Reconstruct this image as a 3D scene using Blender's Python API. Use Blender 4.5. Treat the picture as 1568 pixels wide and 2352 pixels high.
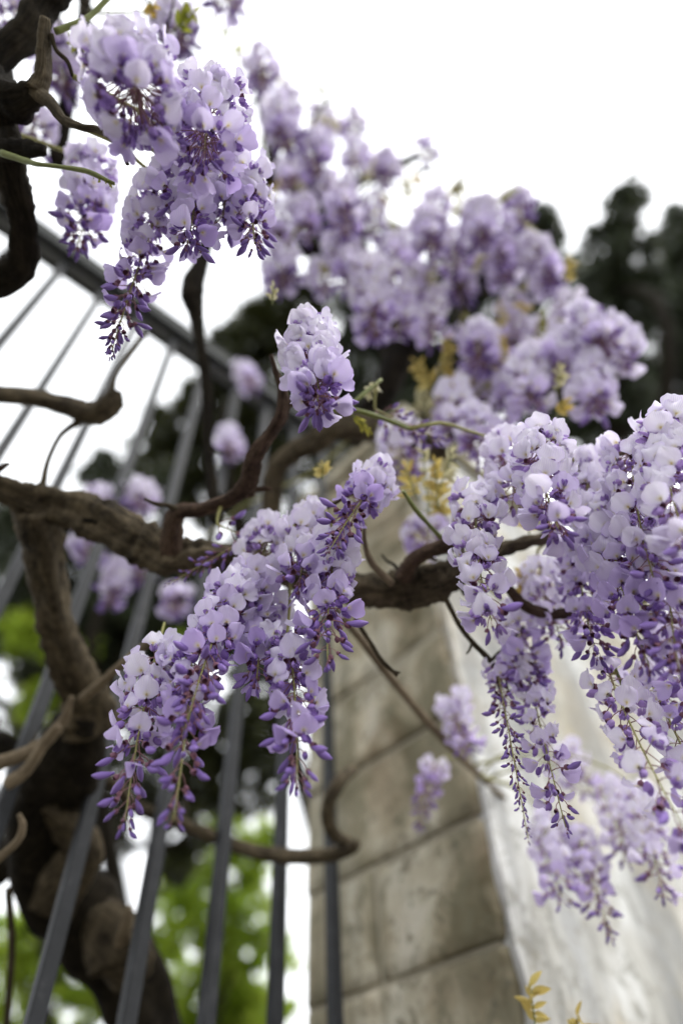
import bpy, math, random
import numpy as np
from mathutils import Matrix, Vector

for o in list(bpy.data.objects):
    bpy.data.objects.remove(o)
scene = bpy.context.scene
COL = scene.collection

# ------------------------------------------------------------------ camera, sky, sun, exposure
EYE = Vector((0.0, 0.0, 1.6))
FPX = 1474.0                                   # focal length in 1568 x 2352 picture units
CF = Vector((0.0, 0.64521626, 0.76399999))     # camera axes: forward, right, up
CR = Vector((0.99817034, 0.04619498, -0.03901277))
CU = Vector((0.06046463, -0.76260213, 0.64403573))
cd = bpy.data.cameras.new('camera')
cd.sensor_fit = 'VERTICAL'
cd.sensor_height = 36.0
cd.lens = 36.0 * FPX / 2352.0
cd.clip_start = 0.02
cd.clip_end = 2000
cd.dof.use_dof = True
cd.dof.focus_distance = 0.54
cd.dof.aperture_fstop = 1.5
cam = bpy.data.objects.new('camera', cd)
COL.objects.link(cam)
cam.matrix_world = Matrix(((CR.x, CU.x, -CF.x, EYE.x), (CR.y, CU.y, -CF.y, EYE.y), (CR.z, CU.z, -CF.z, EYE.z), (0, 0, 0, 1)))
scene.camera = cam

SUN_EL, SUN_AZ = math.radians(62), math.radians(115)     # azimuth clockwise from +Y
world = bpy.data.worlds.new('World')
scene.world = world
world.use_nodes = True
nt = world.node_tree
bg = nt.nodes['Background']
sky = nt.nodes.new('ShaderNodeTexSky')
sky.sky_type = 'NISHITA'
sky.sun_disc = False
sky.sun_elevation = SUN_EL
sky.sun_rotation = SUN_AZ
sky.dust_density = 4.0
hsv = nt.nodes.new('ShaderNodeHueSaturation')
hsv.inputs['Saturation'].default_value = 0.12
mixw = nt.nodes.new('ShaderNodeMixRGB')
mixw.inputs[0].default_value = 0.7
mixw.inputs[2].default_value = (7.2, 7.4, 7.6, 1)       # even white cloud cover
nt.links.new(sky.outputs[0], hsv.inputs['Color'])
nt.links.new(hsv.outputs[0], mixw.inputs[1])
nt.links.new(mixw.outputs[0], bg.inputs['Color'])
bg.inputs['Strength'].default_value = 0.15
sd = bpy.data.lights.new('sun', 'SUN')
sd.energy = 1.0
sd.angle = math.radians(25)
sd.color = (1.0, 0.97, 0.92)
sun = bpy.data.objects.new('sun', sd)
COL.objects.link(sun)
sv = Vector((math.sin(SUN_AZ) * math.cos(SUN_EL), math.cos(SUN_AZ) * math.cos(SUN_EL), math.sin(SUN_EL)))
sun.rotation_euler = sv.to_track_quat('Z', 'Y').to_euler()
scene.view_settings.view_transform = 'Standard'
scene.view_settings.look = 'None'
scene.view_settings.exposure = 1.15
scene.view_settings.gamma = 1.0
scene.render.engine = 'CYCLES'
scene.cycles.use_denoising = True
scene.cycles.max_bounces = 8
scene.cycles.transmission_bounces = 6

# ------------------------------------------------------------------ helpers
def P(x, y, d):
    """the point of the place seen at picture position x, y (1568 x 2352) at d metres of depth"""
    return EYE + d * (CF + ((x - 784) / FPX) * CR - ((y - 1176) / FPX) * CU)

def ray(x, y):
    return CF + ((x - 784) / FPX) * CR - ((y - 1176) / FPX) * CU

AZ = math.radians(46)
D1 = Vector((math.sin(AZ), math.cos(AZ), 0))          # along the fence and the wall
DN = Vector((math.cos(AZ), -math.sin(AZ), 0))         # out of the wall, towards the path
def W(a, q, z):
    """fence coordinates: along, out of the wall, height over the eye"""
    return EYE + a * D1 + q * DN + Vector((0, 0, z))
WALL_Q, WALL_A = -0.62, 0.87

def tag(o, label=None, cat=None, group=None, kind=None):
    if label: o['label'] = label
    if cat: o['category'] = cat
    if group: o['group'] = group
    if kind: o['kind'] = kind
    return o

def mesh(name, verts, faces, mats, smooth=True, uvs=None, midx=None):
    me = bpy.data.meshes.new(name)
    me.from_pydata([tuple(v) for v in verts], [], faces)
    for m in (mats if isinstance(mats, (list, tuple)) else [mats]):
        me.materials.append(m)
    if midx is not None:
        me.polygons.foreach_set('material_index', midx)
    if smooth:
        me.polygons.foreach_set('use_smooth', [True] * len(me.polygons))
    if uvs is not None:
        lay = me.uv_layers.new(name='UVMap')
        li = np.zeros(len(me.loops), dtype=np.int32)
        me.loops.foreach_get('vertex_index', li)
        lay.data.foreach_set('uv', np.asarray(uvs, dtype=np.float32)[li].ravel())
    me.update()
    return me

def link(name, me, parent=None):
    o = bpy.data.objects.new(name, me)
    COL.objects.link(o)
    if parent is not None:
        o.parent = parent
    return o

def empty(name, loc):
    o = bpy.data.objects.new(name, None)
    o.empty_display_size = 0.02
    o.location = loc
    COL.objects.link(o)
    return o

def rebase(me, origin):
    """move the mesh so that origin becomes its zero point"""
    n = len(me.vertices)
    a = np.zeros(n * 3, dtype=np.float32)
    me.vertices.foreach_get('co', a)
    a = (a.reshape(-1, 3) - np.asarray(tuple(origin), dtype=np.float32)).ravel()
    me.vertices.foreach_set('co', a)
    me.update()

def hash3(p, s=0.0):
    x, y, z = p
    return (math.sin(x * 1.7 + s) * math.cos(y * 2.3 - s * .7) + math.sin(y * 3.1 + z * 2.1 + s * 1.3) * .6 + math.sin(z * 4.3 - x * 3.7 + s) * .4) / 2.0

def catmull(pts, per):
    """pts: list of arrays (x,y,z,r) -> dense list"""
    p = [np.asarray(q, dtype=float) for q in pts]
    p = [2 * p[0] - p[1]] + p + [2 * p[-1] - p[-2]]
    out = []
    for i in range(1, len(p) - 2):
        for k in range(per):
            t = k / per
            a, b, c, d = p[i - 1], p[i], p[i + 1], p[i + 2]
            out.append(0.5 * ((2 * b) + (c - a) * t + (2 * a - 5 * b + 4 * c - d) * t * t + (3 * b - a - 3 * c + d) * t ** 3))
    out.append(p[-2])
    return out

def tube_geo(pts, sides=8, knob=0.0, seed=0.0, twist=0.0):
    """closed tube through (x,y,z,r) points; knob = relative roughness"""
    n = len(pts)
    V, F, UV = [], [], []
    up = Vector((0.13, 0.21, 0.97))
    prev = None
    length = 0.0
    for i in range(n):
        c = Vector(pts[i][:3]); r = max(float(pts[i][3]), 1e-4)
        a = Vector(pts[max(i - 1, 0)][:3]); b = Vector(pts[min(i + 1, n - 1)][:3])
        t = (b - a)
        t = t.normalized() if t.length > 1e-9 else Vector((0, 0, 1))
        if prev is None:
            x = t.cross(up)
            if x.length < 1e-3: x = t.cross(Vector((1, 0, 0)))
        else:
            x = prev - t * prev.dot(t)
        x.normalize(); prev = x
        y = t.cross(x)
        if i: length += (c - Vector(pts[i - 1][:3])).length
        for k in range(sides):
            an = 2 * math.pi * k / sides
            rr = r
            if knob:
                g = math.sin(3 * an + twist * length / max(r, 1e-3) + seed) * .55 + math.sin(5 * an - .6 * twist * length / max(r, 1e-3) + seed * 2.1) * .27
                q = (c + x * math.cos(an) * r + y * math.sin(an) * r) / max(r, .004)
                rr = r * (1 + knob * (g + .8 * hash3(q * .9, seed)))
            V.append(c + x * (math.cos(an) * rr) + y * (math.sin(an) * rr))
            UV.append((k / sides, length))
    for i in range(n - 1):
        for k in range(sides):
            k2 = (k + 1) % sides
            F.append((i * sides + k, i * sides + k2, (i + 1) * sides + k2, (i + 1) * sides + k))
    F.append(tuple(reversed(range(sides))))
    F.append(tuple((n - 1) * sides + k for k in range(sides)))
    return V, F, UV

# ------------------------------------------------------------------ materials
def mat(name):
    m = bpy.data.materials.new(name)
    m.use_nodes = True
    t = m.node_tree
    t.nodes.clear()
    out = t.nodes.new('ShaderNodeOutputMaterial')
    return m, t, out

def N(t, kind, **kw):
    n = t.nodes.new(kind)
    for k, v in kw.items():
        n.inputs[k.replace('_', ' ')].default_value = v
    return n

def ramp(t, fac, stops):
    r = t.nodes.new('ShaderNodeValToRGB')
    e = r.color_ramp.elements
    while len(e) < len(stops): e.new(0.5)
    for k, (p, c) in enumerate(stops):
        e[k].position = p
        e[k].color = (*c, 1)
    t.links.new(fac, r.inputs[0])
    return r.outputs[0]

def noise(t, scale, detail=4, rough=.55, coord=None, dist=0.0):
    n = t.nodes.new('ShaderNodeTexNoise')
    n.inputs['Scale'].default_value = scale
    n.inputs['Detail'].default_value = detail
    n.inputs['Roughness'].default_value = rough
    n.inputs['Distortion'].default_value = dist
    if coord is not None: t.links.new(coord, n.inputs['Vector'])
    return n.outputs[0]

def mix(t, fac, a, b, mode='MIX'):
    m = t.nodes.new('ShaderNodeMixRGB')
    m.blend_type = mode
    for s, v in ((0, fac), (1, a), (2, b)):
        if isinstance(v, (int, float)): m.inputs[s].default_value = v
        elif isinstance(v, tuple): m.inputs[s].default_value = (*v, 1)
        else: t.links.new(v, m.inputs[s])
    return m.outputs[0]

def math_n(t, op, a, b=0.0):
    m = t.nodes.new('ShaderNodeMath')
    m.operation = op
    for s, v in ((0, a), (1, b)):
        if isinstance(v, (int, float)): m.inputs[s].default_value = v
        else: t.links.new(v, m.inputs[s])
    return m.outputs[0]

def objcoord(t):
    return t.nodes.new('ShaderNodeTexCoord').outputs['Object']

def geopos(t):
    return t.nodes.new('ShaderNodeNewGeometry').outputs['Position']

def bump(t, h, strength, dist):
    b = t.nodes.new('ShaderNodeBump')
    b.inputs['Strength'].default_value = strength
    b.inputs['Distance'].default_value = dist
    t.links.new(h, b.inputs['Height'])
    return b.outputs[0]

def thin(t, out, col, trans, rough=.55, nrm=None, tcol=None, spec=.3):
    """thin leaf or petal: diffuse sheet that lets light through"""
    p = N(t, 'ShaderNodeBsdfPrincipled', Roughness=rough)
    p.inputs['Specular IOR Level'].default_value = spec
    tr = t.nodes.new('ShaderNodeBsdfTranslucent')
    ms = t.nodes.new('ShaderNodeMixShader')
    ms.inputs[0].default_value = trans
    t.links.new(col, p.inputs['Base Color'])
    t.links.new(tcol if tcol is not None else col, tr.inputs['Color'])
    if nrm is not None: t.links.new(nrm, p.inputs['Normal'])
    t.links.new(p.outputs[0], ms.inputs[1]); t.links.new(tr.outputs[0], ms.inputs[2])
    t.links.new(ms.outputs[0], out.inputs['Surface'])

def petal_material(name, c0, c1, spot, trans, veins):
    """c0 pale, c1 deep colour of the kind; obj.color's red picks between them (age of the flower)"""
    m, t, out = mat(name)
    oi = t.nodes.new('ShaderNodeObjectInfo')
    sep = t.nodes.new('ShaderNodeSeparateColor')
    t.links.new(oi.outputs['Color'], sep.inputs[0])
    age = sep.outputs[0]
    uv = t.nodes.new('ShaderNodeUVMap').outputs[0]
    su = t.nodes.new('ShaderNodeSeparateXYZ')
    t.links.new(uv, su.inputs[0])
    base = mix(t, age, c0, c1)
    # soft mottling of the petal, each flower its own
    mp = t.nodes.new('ShaderNodeMapping')
    t.links.new(uv, mp.inputs[0])
    cb = t.nodes.new('ShaderNodeCombineXYZ')
    for k in range(3): t.links.new(math_n(t, 'MULTIPLY', oi.outputs['Random'], 37.0 + 11 * k), cb.inputs[k])
    t.links.new(cb.outputs[0], mp.inputs['Location'])
    nz = noise(t, 2.6, 3, .5, mp.outputs[0])
    base = mix(t, math_n(t, 'MULTIPLY', nz, .27), base, c1)
    if veins:
        # fine veins fanning out from the claw
        au = math_n(t, 'ABSOLUTE', math_n(t, 'SUBTRACT', su.outputs[0], .5))
        vv = math_n(t, 'SINE', math_n(t, 'DIVIDE', math_n(t, 'MULTIPLY', au, 46.0), math_n(t, 'ADD', math_n(t, 'MULTIPLY', su.outputs[1], .7), .5)))
        vein = math_n(t, 'MULTIPLY', math_n(t, 'POWER', math_n(t, 'ABSOLUTE', vv), 5.0), .34)
        base = mix(t, vein, base, c1)
        edge = math_n(t, 'MULTIPLY', math_n(t, 'POWER', math_n(t, 'MULTIPLY', au, 2.0), 4.0), .45)
        base = mix(t, edge, base, c1)
    if spot:
        d = math_n(t, 'MULTIPLY', math_n(t, 'ABSOLUTE', math_n(t, 'SUBTRACT', su.outputs[0], .5)), 3.4)
        dv = math_n(t, 'MULTIPLY', math_n(t, 'SUBTRACT', su.outputs[1], .16), 2.9)
        rr = math_n(t, 'SQRT', math_n(t, 'ADD', math_n(t, 'MULTIPLY', d, d), math_n(t, 'MULTIPLY', dv, dv)))
        f = math_n(t, 'SUBTRACT', 1.0, math_n(t, 'MINIMUM', math_n(t, 'MULTIPLY', rr, 1.35), 1.0))
        base = mix(t, math_n(t, 'MINIMUM', math_n(t, 'MULTIPLY', f, 1.1), .85), base, (.74, .70, .50))
        f2 = math_n(t, 'SUBTRACT', 1.0, math_n(t, 'MINIMUM', math_n(t, 'MULTIPLY', rr, 3.0), 1.0))
        base = mix(t, math_n(t, 'MULTIPLY', f2, .9), base, (.60, .44, .08))
    nb = bump(t, noise(t, 24, 2, .5, mp.outputs[0]), .12, .0006)
    thin(t, out, base, trans, .5, nb)
    return m

M = {}
M['banner'] = petal_material('banner_petal', (.93, .92, .945), (.55, .42, .77), True, .42, True)
M['keel'] = petal_material('keel_petal', (.52, .37, .70), (.28, .165, .49), False, .28, False)
M['bud'] = petal_material('bud_petal', (.34, .22, .58), (.165, .095, .33), False, .18, False)

def simple(name, col, rough=.6, var=.25, scale=60, b=0.3, spec=.35):
    m, t, out = mat(name)
    p = N(t, 'ShaderNodeBsdfPrincipled', Roughness=rough)
    p.inputs['Specular IOR Level'].default_value = spec
    n = noise(t, scale, 4, .6, objcoord(t))
    c = mix(t, n, tuple(v * (1 - var) for v in col), tuple(min(1, v * (1 + var)) for v in col))
    t.links.new(c, p.inputs['Base Color'])
    if b: t.links.new(bump(t, n, b, .001), p.inputs['Normal'])
    t.links.new(p.outputs[0], out.inputs[0])
    return m

M['pedicel'] = simple('pedicel', (.27, .14, .14), .6, .3, 200, 0)
M['calyx'] = simple('calyx', (.18, .075, .11), .6, .3, 300, 0)
M['rachis'] = simple('rachis', (.28, .27, .09), .6, .3, 120, 0)
M['green_stem'] = simple('green_stem', (.15, .17, .045), .6, .35, 90, .3)

def bark(name, dark, light, scale):
    m, t, out = mat(name)
    p = N(t, 'ShaderNodeBsdfPrincipled', Roughness=.9)
    p.inputs['Specular IOR Level'].default_value = .12
    g = geopos(t)
    n1 = noise(t, scale, 6, .65, g, .6)
    n2 = noise(t, scale * 5, 4, .7, g)
    uv = t.nodes.new('ShaderNodeUVMap').outputs[0]
    mp = t.nodes.new('ShaderNodeMapping')
    mp.inputs['Scale'].default_value = (9, 14, 1)
    t.links.new(uv, mp.inputs[0])
    n3 = noise(t, 2.0, 5, .6, mp.outputs[0], 1.2)
    h = math_n(t, 'ADD', math_n(t, 'MULTIPLY', n1, .5), math_n(t, 'ADD', math_n(t, 'MULTIPLY', n2, .25), math_n(t, 'MULTIPLY', n3, .45)))
    c = ramp(t, h, [(.44, dark), (.60, tuple(a * .6 + b * .4 for a, b in zip(dark, light))), (.76, light)])
    t.links.new(c, p.inputs['Base Color'])
    t.links.new(bump(t, h, 1.0, .006), p.inputs['Normal'])
    t.links.new(p.outputs[0], out.inputs[0])
    return m
M['bark'] = bark('bark', (.010, .008, .006), (.17, .135, .085), 26)
M['bark_dark'] = bark('bark_old', (.003, .0026, .002), (.036, .029, .019), 22)
M['bark_red'] = bark('bark_young', (.020, .013, .010), (.15, .10, .068), 40)
M['bark_pale'] = bark('bark_pale', (.13, .10, .065), (.34, .27, .18), 40)
M['twig'] = bark('twig', (.03, .025, .014), (.12, .09, .055), 60)

def metal():
    m, t, out = mat('painted_iron')
    p = N(t, 'ShaderNodeBsdfPrincipled', Roughness=.7)
    p.inputs['Specular IOR Level'].default_value = .4
    g = geopos(t)
    n = noise(t, 35, 5, .65, g)
    n2 = noise(t, 160, 3, .6, g)
    c = ramp(t, n, [(.3, (.007, .008, .009)), (.58, (.015, .0165, .019)), (.72, (.040, .040, .042))])
    t.links.new(c, p.inputs['Base Color'])
    t.links.new(bump(t, n2, .25, .0008), p.inputs['Normal'])
    t.links.new(p.outputs[0], out.inputs[0])
    return m
M['iron'] = metal()
M['rail_grey'] = simple('rail_zinc', (.13, .137, .137), .55, .25, 50, .2)
M['iron_dark'] = simple('rail_iron', (.007, .010, .009), .75, .3, 40, .2)

def stone():
    m, t, out = mat('old_limestone')
    p = N(t, 'ShaderNodeBsdfPrincipled', Roughness=.95)
    p.inputs['Specular IOR Level'].default_value = .15
    g = geopos(t)
    n1 = noise(t, 6, 5, .6, g, .4)
    n2 = noise(t, 24, 6, .72, g, .8)
    n3 = noise(t, 5.5, 4, .6, g)
    oi = t.nodes.new('ShaderNodeObjectInfo')
    c = ramp(t, n1, [(.36, (.13, .11, .065)), (.46, (.33, .29, .20)), (.54, (.46, .42, .32)), (.66, (.55, .52, .43))])
    c = mix(t, ramp(t, n2, [(.51, (0, 0, 0)), (.60, (.8, .8, .8))]), c, (.14, .13, .085))
    c = mix(t, ramp(t, n3, [(.5, (0, 0, 0)), (.7, (.55, .55, .55))]), c, (.36, .28, .19))
    ms_ = t.nodes.new('ShaderNodeMapping')
    ms_.inputs['Scale'].default_value = (1, 1, .12)
    t.links.new(g, ms_.inputs[0])
    c = mix(t, ramp(t, noise(t, 14, 4, .6, ms_.outputs[0]), [(.49, (0, 0, 0)), (.60, (.7, .7, .7))]), c, (.17, .155, .10))
    c = mix(t, ramp(t, noise(t, 60, 3, .6, g), [(.60, (0, 0, 0)), (.70, (.6, .6, .6))]), c, (.07, .068, .05))
    c = mix(t, math_n(t, 'MULTIPLY', oi.outputs['Random'], .22), c, (.30, .27, .20))
    t.links.new(c, p.inputs['Base Color'])
    t.links.new(bump(t, n2, .6, .004), p.inputs['Normal'])
    t.links.new(p.outputs[0], out.inputs[0])
    return m
M['stone'] = stone()
M['mortar'] = simple('mortar', (.34, .31, .235), .95, .3, 40, .4, .1)

def plaster():
    m, t, out = mat('weathered_plaster')
    p = N(t, 'ShaderNodeBsdfPrincipled', Roughness=.95)
    p.inputs['Specular IOR Level'].default_value = .15
    g = geopos(t)
    mp = t.nodes.new('ShaderNodeMapping')
    mp.inputs['Scale'].default_value = (1, 1, .35)
    t.links.new(g, mp.inputs[0])
    n1 = noise(t, 4.5, 6, .6, mp.outputs[0], .5)
    n2 = noise(t, 22, 5, .65, g)
    n3 = noise(t, 11, 3, .5, g, 1.5)
    c = ramp(t, n1, [(.38, (.20, .20, .185)), (.48, (.43, .42, .385)), (.57, (.60, .60, .58))])
    c = mix(t, ramp(t, noise(t, 3.0, 4, .6, g), [(.47, (0, 0, 0)), (.60, (.8, .8, .8))]), c, (.45, .39, .28))
    c = mix(t, ramp(t, n2, [(.53, (0, 0, 0)), (.64, (.75, .75, .75))]), c, (.22, .215, .185))
    ms_ = t.nodes.new('ShaderNodeMapping')
    ms_.inputs['Scale'].default_value = (1, 1, .10)
    t.links.new(g, ms_.inputs[0])
    c = mix(t, ramp(t, noise(t, 9, 5, .6, ms_.outputs[0], .3), [(.48, (0, 0, 0)), (.60, (.7, .7, .7))]), c, (.24, .24, .235))
    c = mix(t, ramp(t, n3, [(.485, (0, 0, 0)), (.5, (.55, .55, .55)), (.515, (0, 0, 0))]), c, (.24, .22, .17))
    t.links.new(c, p.inputs['Base Color'])
    t.links.new(bump(t, n2, .5, .004), p.inputs['Normal'])
    t.links.new(p.outputs[0], out.inputs[0])
    return m
M['plaster'] = plaster()

def leafmat(name, c0, c1, trans, rough=.5, spec=.3):
    m, t, out = mat(name)
    g = geopos(t)
    n = noise(t, 1.7, 3, .6, g)
    n2 = noise(t, 21, 2, .6, g)
    c = mix(t, ramp(t, math_n(t, 'ADD', math_n(t, 'MULTIPLY', n, .6), math_n(t, 'MULTIPLY', n2, .4)), [(.35, (0, 0, 0)), (.65, (1, 1, 1))]), c0, c1)
    thin(t, out, c, trans, rough, spec=spec)
    return m
M['evergreen'] = leafmat('evergreen_leaf', (.030, .042, .022), (.078, .096, .048), .34, .24, .6)
M['olive'] = leafmat('olive_green_leaf', (.028, .036, .010), (.085, .095, .024), .36, .26, .6)
M['spring'] = leafmat('spring_green_leaf', (.22, .35, .022), (.44, .52, .07), .62, .4)
M['young'] = leafmat('young_bronze_leaf', (.44, .27, .035), (.56, .50, .20), .5)
M['young_pale'] = leafmat('young_pale_leaf', (.46, .42, .22), (.56, .53, .34), .45)
M['young_green'] = leafmat('young_green_leaf', (.20, .23, .03), (.40, .36, .06), .45)

def groundmat():
    m, t, out = mat('gravel_path')
    p = N(t, 'ShaderNodeBsdfPrincipled', Roughness=.95)
    g = geopos(t)
    n = noise(t, 30, 5, .7, g)
    c = ramp(t, n, [(.3, (.06, .055, .045)), (.7, (.13, .12, .10))])  # unseen ground, tone kept dark so less light bounces onto undersides
    t.links.new(c, p.inputs['Base Color'])
    t.links.new(bump(t, n, .6, .01), p.inputs['Normal'])
    t.links.new(p.outputs[0], out.inputs[0])
    return m
M['ground'] = groundmat()

# ------------------------------------------------------------------ the setting
s = 400.0
me = mesh('ground', [(-s, -s, 0), (s, -s, 0), (s, s, 0), (-s, s, 0)], [(0, 1, 2, 3)], M['ground'], False)
tag(link('ground', me), 'dark gravel ground below the fence and the wall', kind='structure')

# ---- garden wall: stone reveal built of blocks, plastered front receding to the right
WALL_TOP = 1.62
wall = empty('garden_wall', W(WALL_A, WALL_Q, -1.6))
tag(wall, 'thick garden wall, weathered white plaster front and bare stone end beside the fence', 'wall')
def into(o, root):
    """parent a mesh built in world coordinates"""
    rebase(o.data, root.location)
    o.parent = root
    return o

def block_mesh(a0, a1, q0, q1, z0, z1, seed):
    """a stone with worn, slightly uneven faces and rounded arrises (fence coordinates)"""
    nu = [0, .03, .15, .4, .65, .88, .97, 1]
    V, F = [], []
    ids = {}
    rnd = random.Random(seed)
    ta, tq = rnd.uniform(-.006, .006), rnd.uniform(-.006, .006)
    L = len(nu)
    def vert(i, j, k):
        key = (i, j, k)
        if key in ids: return ids[key]
        u, v, w = nu[i], nu[j], nu[k]
        a = a0 + (a1 - a0) * u; q = q0 + (q1 - q0) * v; z = z0 + (z1 - z0) * w
        # round the arrises
        def pull(val, lo, hi, idx):
            return val
        nb = sum(1 for x in (i, j, k) if x in (0, L - 1))
        ins = .0 if nb < 2 else (.003 if nb == 2 else .006)
        if i == 0: a += ins
        if i == L - 1: a -= ins
        if j == 0: q += ins
        if j == L - 1: q -= ins
        if k == 0: z += ins
        if k == L - 1: z -= ins
        nz = hash3((a * 9 + seed, q * 11, z * 13), seed) * .0032 + hash3((a * 31, q * 33 + seed, z * 37), seed) * .0016
        if i == 0: a += nz + ta * (w - .5) * 2 - .004
        if j == L - 1: q -= abs(nz)
        ids[key] = len(V)
        V.append(W(a, q, z))
        return ids[key]
    R = range(L - 1)
    for j in R:
        for k in R:
            F.append((vert(0, j, k), vert(0, j + 1, k), vert(0, j + 1, k + 1), vert(0, j, k + 1)))
            F.append((vert(L-1, j, k), vert(L-1, j, k + 1), vert(L-1, j + 1, k + 1), vert(L-1, j + 1, k)))
    for i in R:
        for k in R:
            F.append((vert(i, 0, k), vert(i, 0, k + 1), vert(i + 1, 0, k + 1), vert(i + 1, 0, k)))
            F.append((vert(i, L-1, k), vert(i + 1, L-1, k), vert(i + 1, L-1, k + 1), vert(i, L-1, k + 1)))
    for i in R:
        for j in R:
            F.append((vert(i, j, 0), vert(i + 1, j, 0), vert(i + 1, j + 1, 0), vert(i, j + 1, 0)))
            F.append((vert(i, j, L-1), vert(i, j + 1, L-1), vert(i + 1, j + 1, L-1), vert(i + 1, j, L-1)))
    return mesh('stone_block', V, F, M['stone'])

BACK_Q = -1.06
zs = [-1.6, -1.32, -.98, -.66, -.36, -.06, .125, .292, .468, .66, .85, 1.06, 1.26, 1.45, WALL_TOP]
splits = [None, -.80, None, -.90, None, -.84, None, -.87, None, None, -.80, None, -.85, None]
for c in range(len(zs) - 1):
    qs = [BACK_Q, WALL_Q] if splits[c] is None else [BACK_Q, splits[c], WALL_Q]
    for b in range(len(qs) - 1):
        g = .0013
        bm = block_mesh(WALL_A, WALL_A + .34, qs[b] + (g if b else 0), qs[b + 1] - (g if b < len(qs) - 2 else 0), zs[c] + g, zs[c + 1] - g, c * 7.3 + b * 3.1 + 1)
        into(link('stone_block', bm), wall)

def box_w(a0, a1, q0, q1, z0, z1):
    V = [W(a, q, z) for a in (a0, a1) for q in (q0, q1) for z in (z0, z1)]
    F = [(0, 1, 3, 2), (4, 6, 7, 5), (0, 4, 5, 1), (2, 3, 7, 6), (0, 2, 6, 4), (1, 5, 7, 3)]
    return V, F
V, F = box_w(WALL_A + .0005, WALL_A + .33, BACK_Q + .002, WALL_Q - .012, -1.59, WALL_TOP - .012)
into(link('mortar_bed', mesh('mortar_bed', V, F, M['mortar'], False)), wall)
V, F = box_w(WALL_A + .345, 9.0, BACK_Q, WALL_Q - .004, -1.6, WALL_TOP - .004)
into(link('wall_core', mesh('wall_core', V, F, M['mortar'], False)), wall)
# plaster coat: an uneven skin with a worn edge at the corner
na, nz_ = 150, 70
V, F = [], []
for i in range(na + 1):
    for k in range(nz_ + 1):
        u = i / na
        a = WALL_A + .004 + (8.1 * u * u + .0) * 1.0 + .03 * u
        z = -1.6 + (WALL_TOP + 1.6) * k / nz_
        d = .012 + .005 * hash3((a * 5, z * 6, 1.0), 2.0) + .004 * hash3((a * 13, z * 15, 4.0), 5.0) + .0025 * hash3((a * 41, z * 37, 4.0), 3.0)
        if i == 0:
            a = WALL_A + .0006 + abs(.016 * hash3((z * 19, 3.0, z * 7), 1.0) + .010 * hash3((z * 71, 1.0, z * 43), 2.0))
            d = .002 + .003 * abs(hash3((z * 33, 2.0, 1.0), 4.0))
        V.append(W(a, WALL_Q + d, z))
for i in range(na):
    for k in range(nz_):
        A = i * (nz_ + 1) + k
        F.append((A, A + nz_ + 1, A + nz_ + 2, A + 1))
# return edges of the coat
base_i = len(V)
for k in range(nz_ + 1):
    v = V[k]; V.append(v - DN * .02 + D1 * .001)
for k in range(nz_):
    F.append((k, k + 1, base_i + k + 1, base_i + k))
into(link('plaster_coat', mesh('plaster_coat', V, F, M['plaster'])), wall)
# rough coping stones along the top
ca = WALL_A - .02
ci = 0
while ca < 4.4:
    ln = .34 + .08 * ((ci * 37) % 5) / 5
    bm = block_mesh(ca + .003, ca + ln - .003, BACK_Q - .03, WALL_Q + .035, WALL_TOP + .003, WALL_TOP + .075, 50 + ci * 2.7)
    into(link('coping_stone', bm), wall)
    ca += ln; ci += 1

# ---- iron fence
fence = empty('iron_fence', W(0, -.888, -1.6))
tag(fence, 'tall dark grey iron fence of square bars with a flat top rail', 'fence')
FQ = -.888
RAIL_Z = 1.772
def bar_mesh(h, half, b):
    prof = [(half - b, half), (half, half - b), (half, -half + b), (half - b, -half), (-half + b, -half), (-half, -half + b), (-half, half - b), (-half + b, half)]
    V = [Vector((x * D1.x + y * DN.x, x * D1.y + y * DN.y, z)) for z in (0, h) for x, y in prof]
    n = 8
    F = [(k, (k + 1) % n, n + (k + 1) % n, n + k) for k in range(n)] + [tuple(reversed(range(n))), tuple(range(n, 2 * n))]
    return mesh('fence_bar', V, F, M['iron'], False)
bm = bar_mesh(RAIL_Z + 1.6, .0098, .002)
for k in range(-16, 8):
    o = link('fence_bar', bm, fence)
    o.location = W(.005 + .111 * k, FQ, -1.6) - fence.location
    o.rotation_euler = (0, 0, math.radians(random.Random(k + 40).uniform(-4, 4)))
def beam(name, a0, a1, q0, q1, z0, z1, m):
    V, F = box_w(a0, a1, q0, q1, z0, z1)
    o = link(name, mesh(name, V, F, m, False))
    into(o, fence)
    bv = o.modifiers.new('bevel', 'BEVEL'); bv.width = .002; bv.segments = 1
    return o
beam('rail_plate', -1.9, .868, FQ - .020, FQ + .010, RAIL_Z - .018, RAIL_Z + .012, M['rail_grey'])
beam('rail_flange', -1.9, .867, FQ + .0245, FQ + .036, RAIL_Z - .012, RAIL_Z + .036, M['iron_dark'])
beam('rail_flange', -1.9, .867, FQ - .040, FQ - .0305, RAIL_Z - .012, RAIL_Z + .030, M['iron_dark'])
beam('rail_cap', -1.9, .866, FQ - .041, FQ + .038, RAIL_Z + .0365, RAIL_Z + .043, M['iron_dark'])

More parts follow.
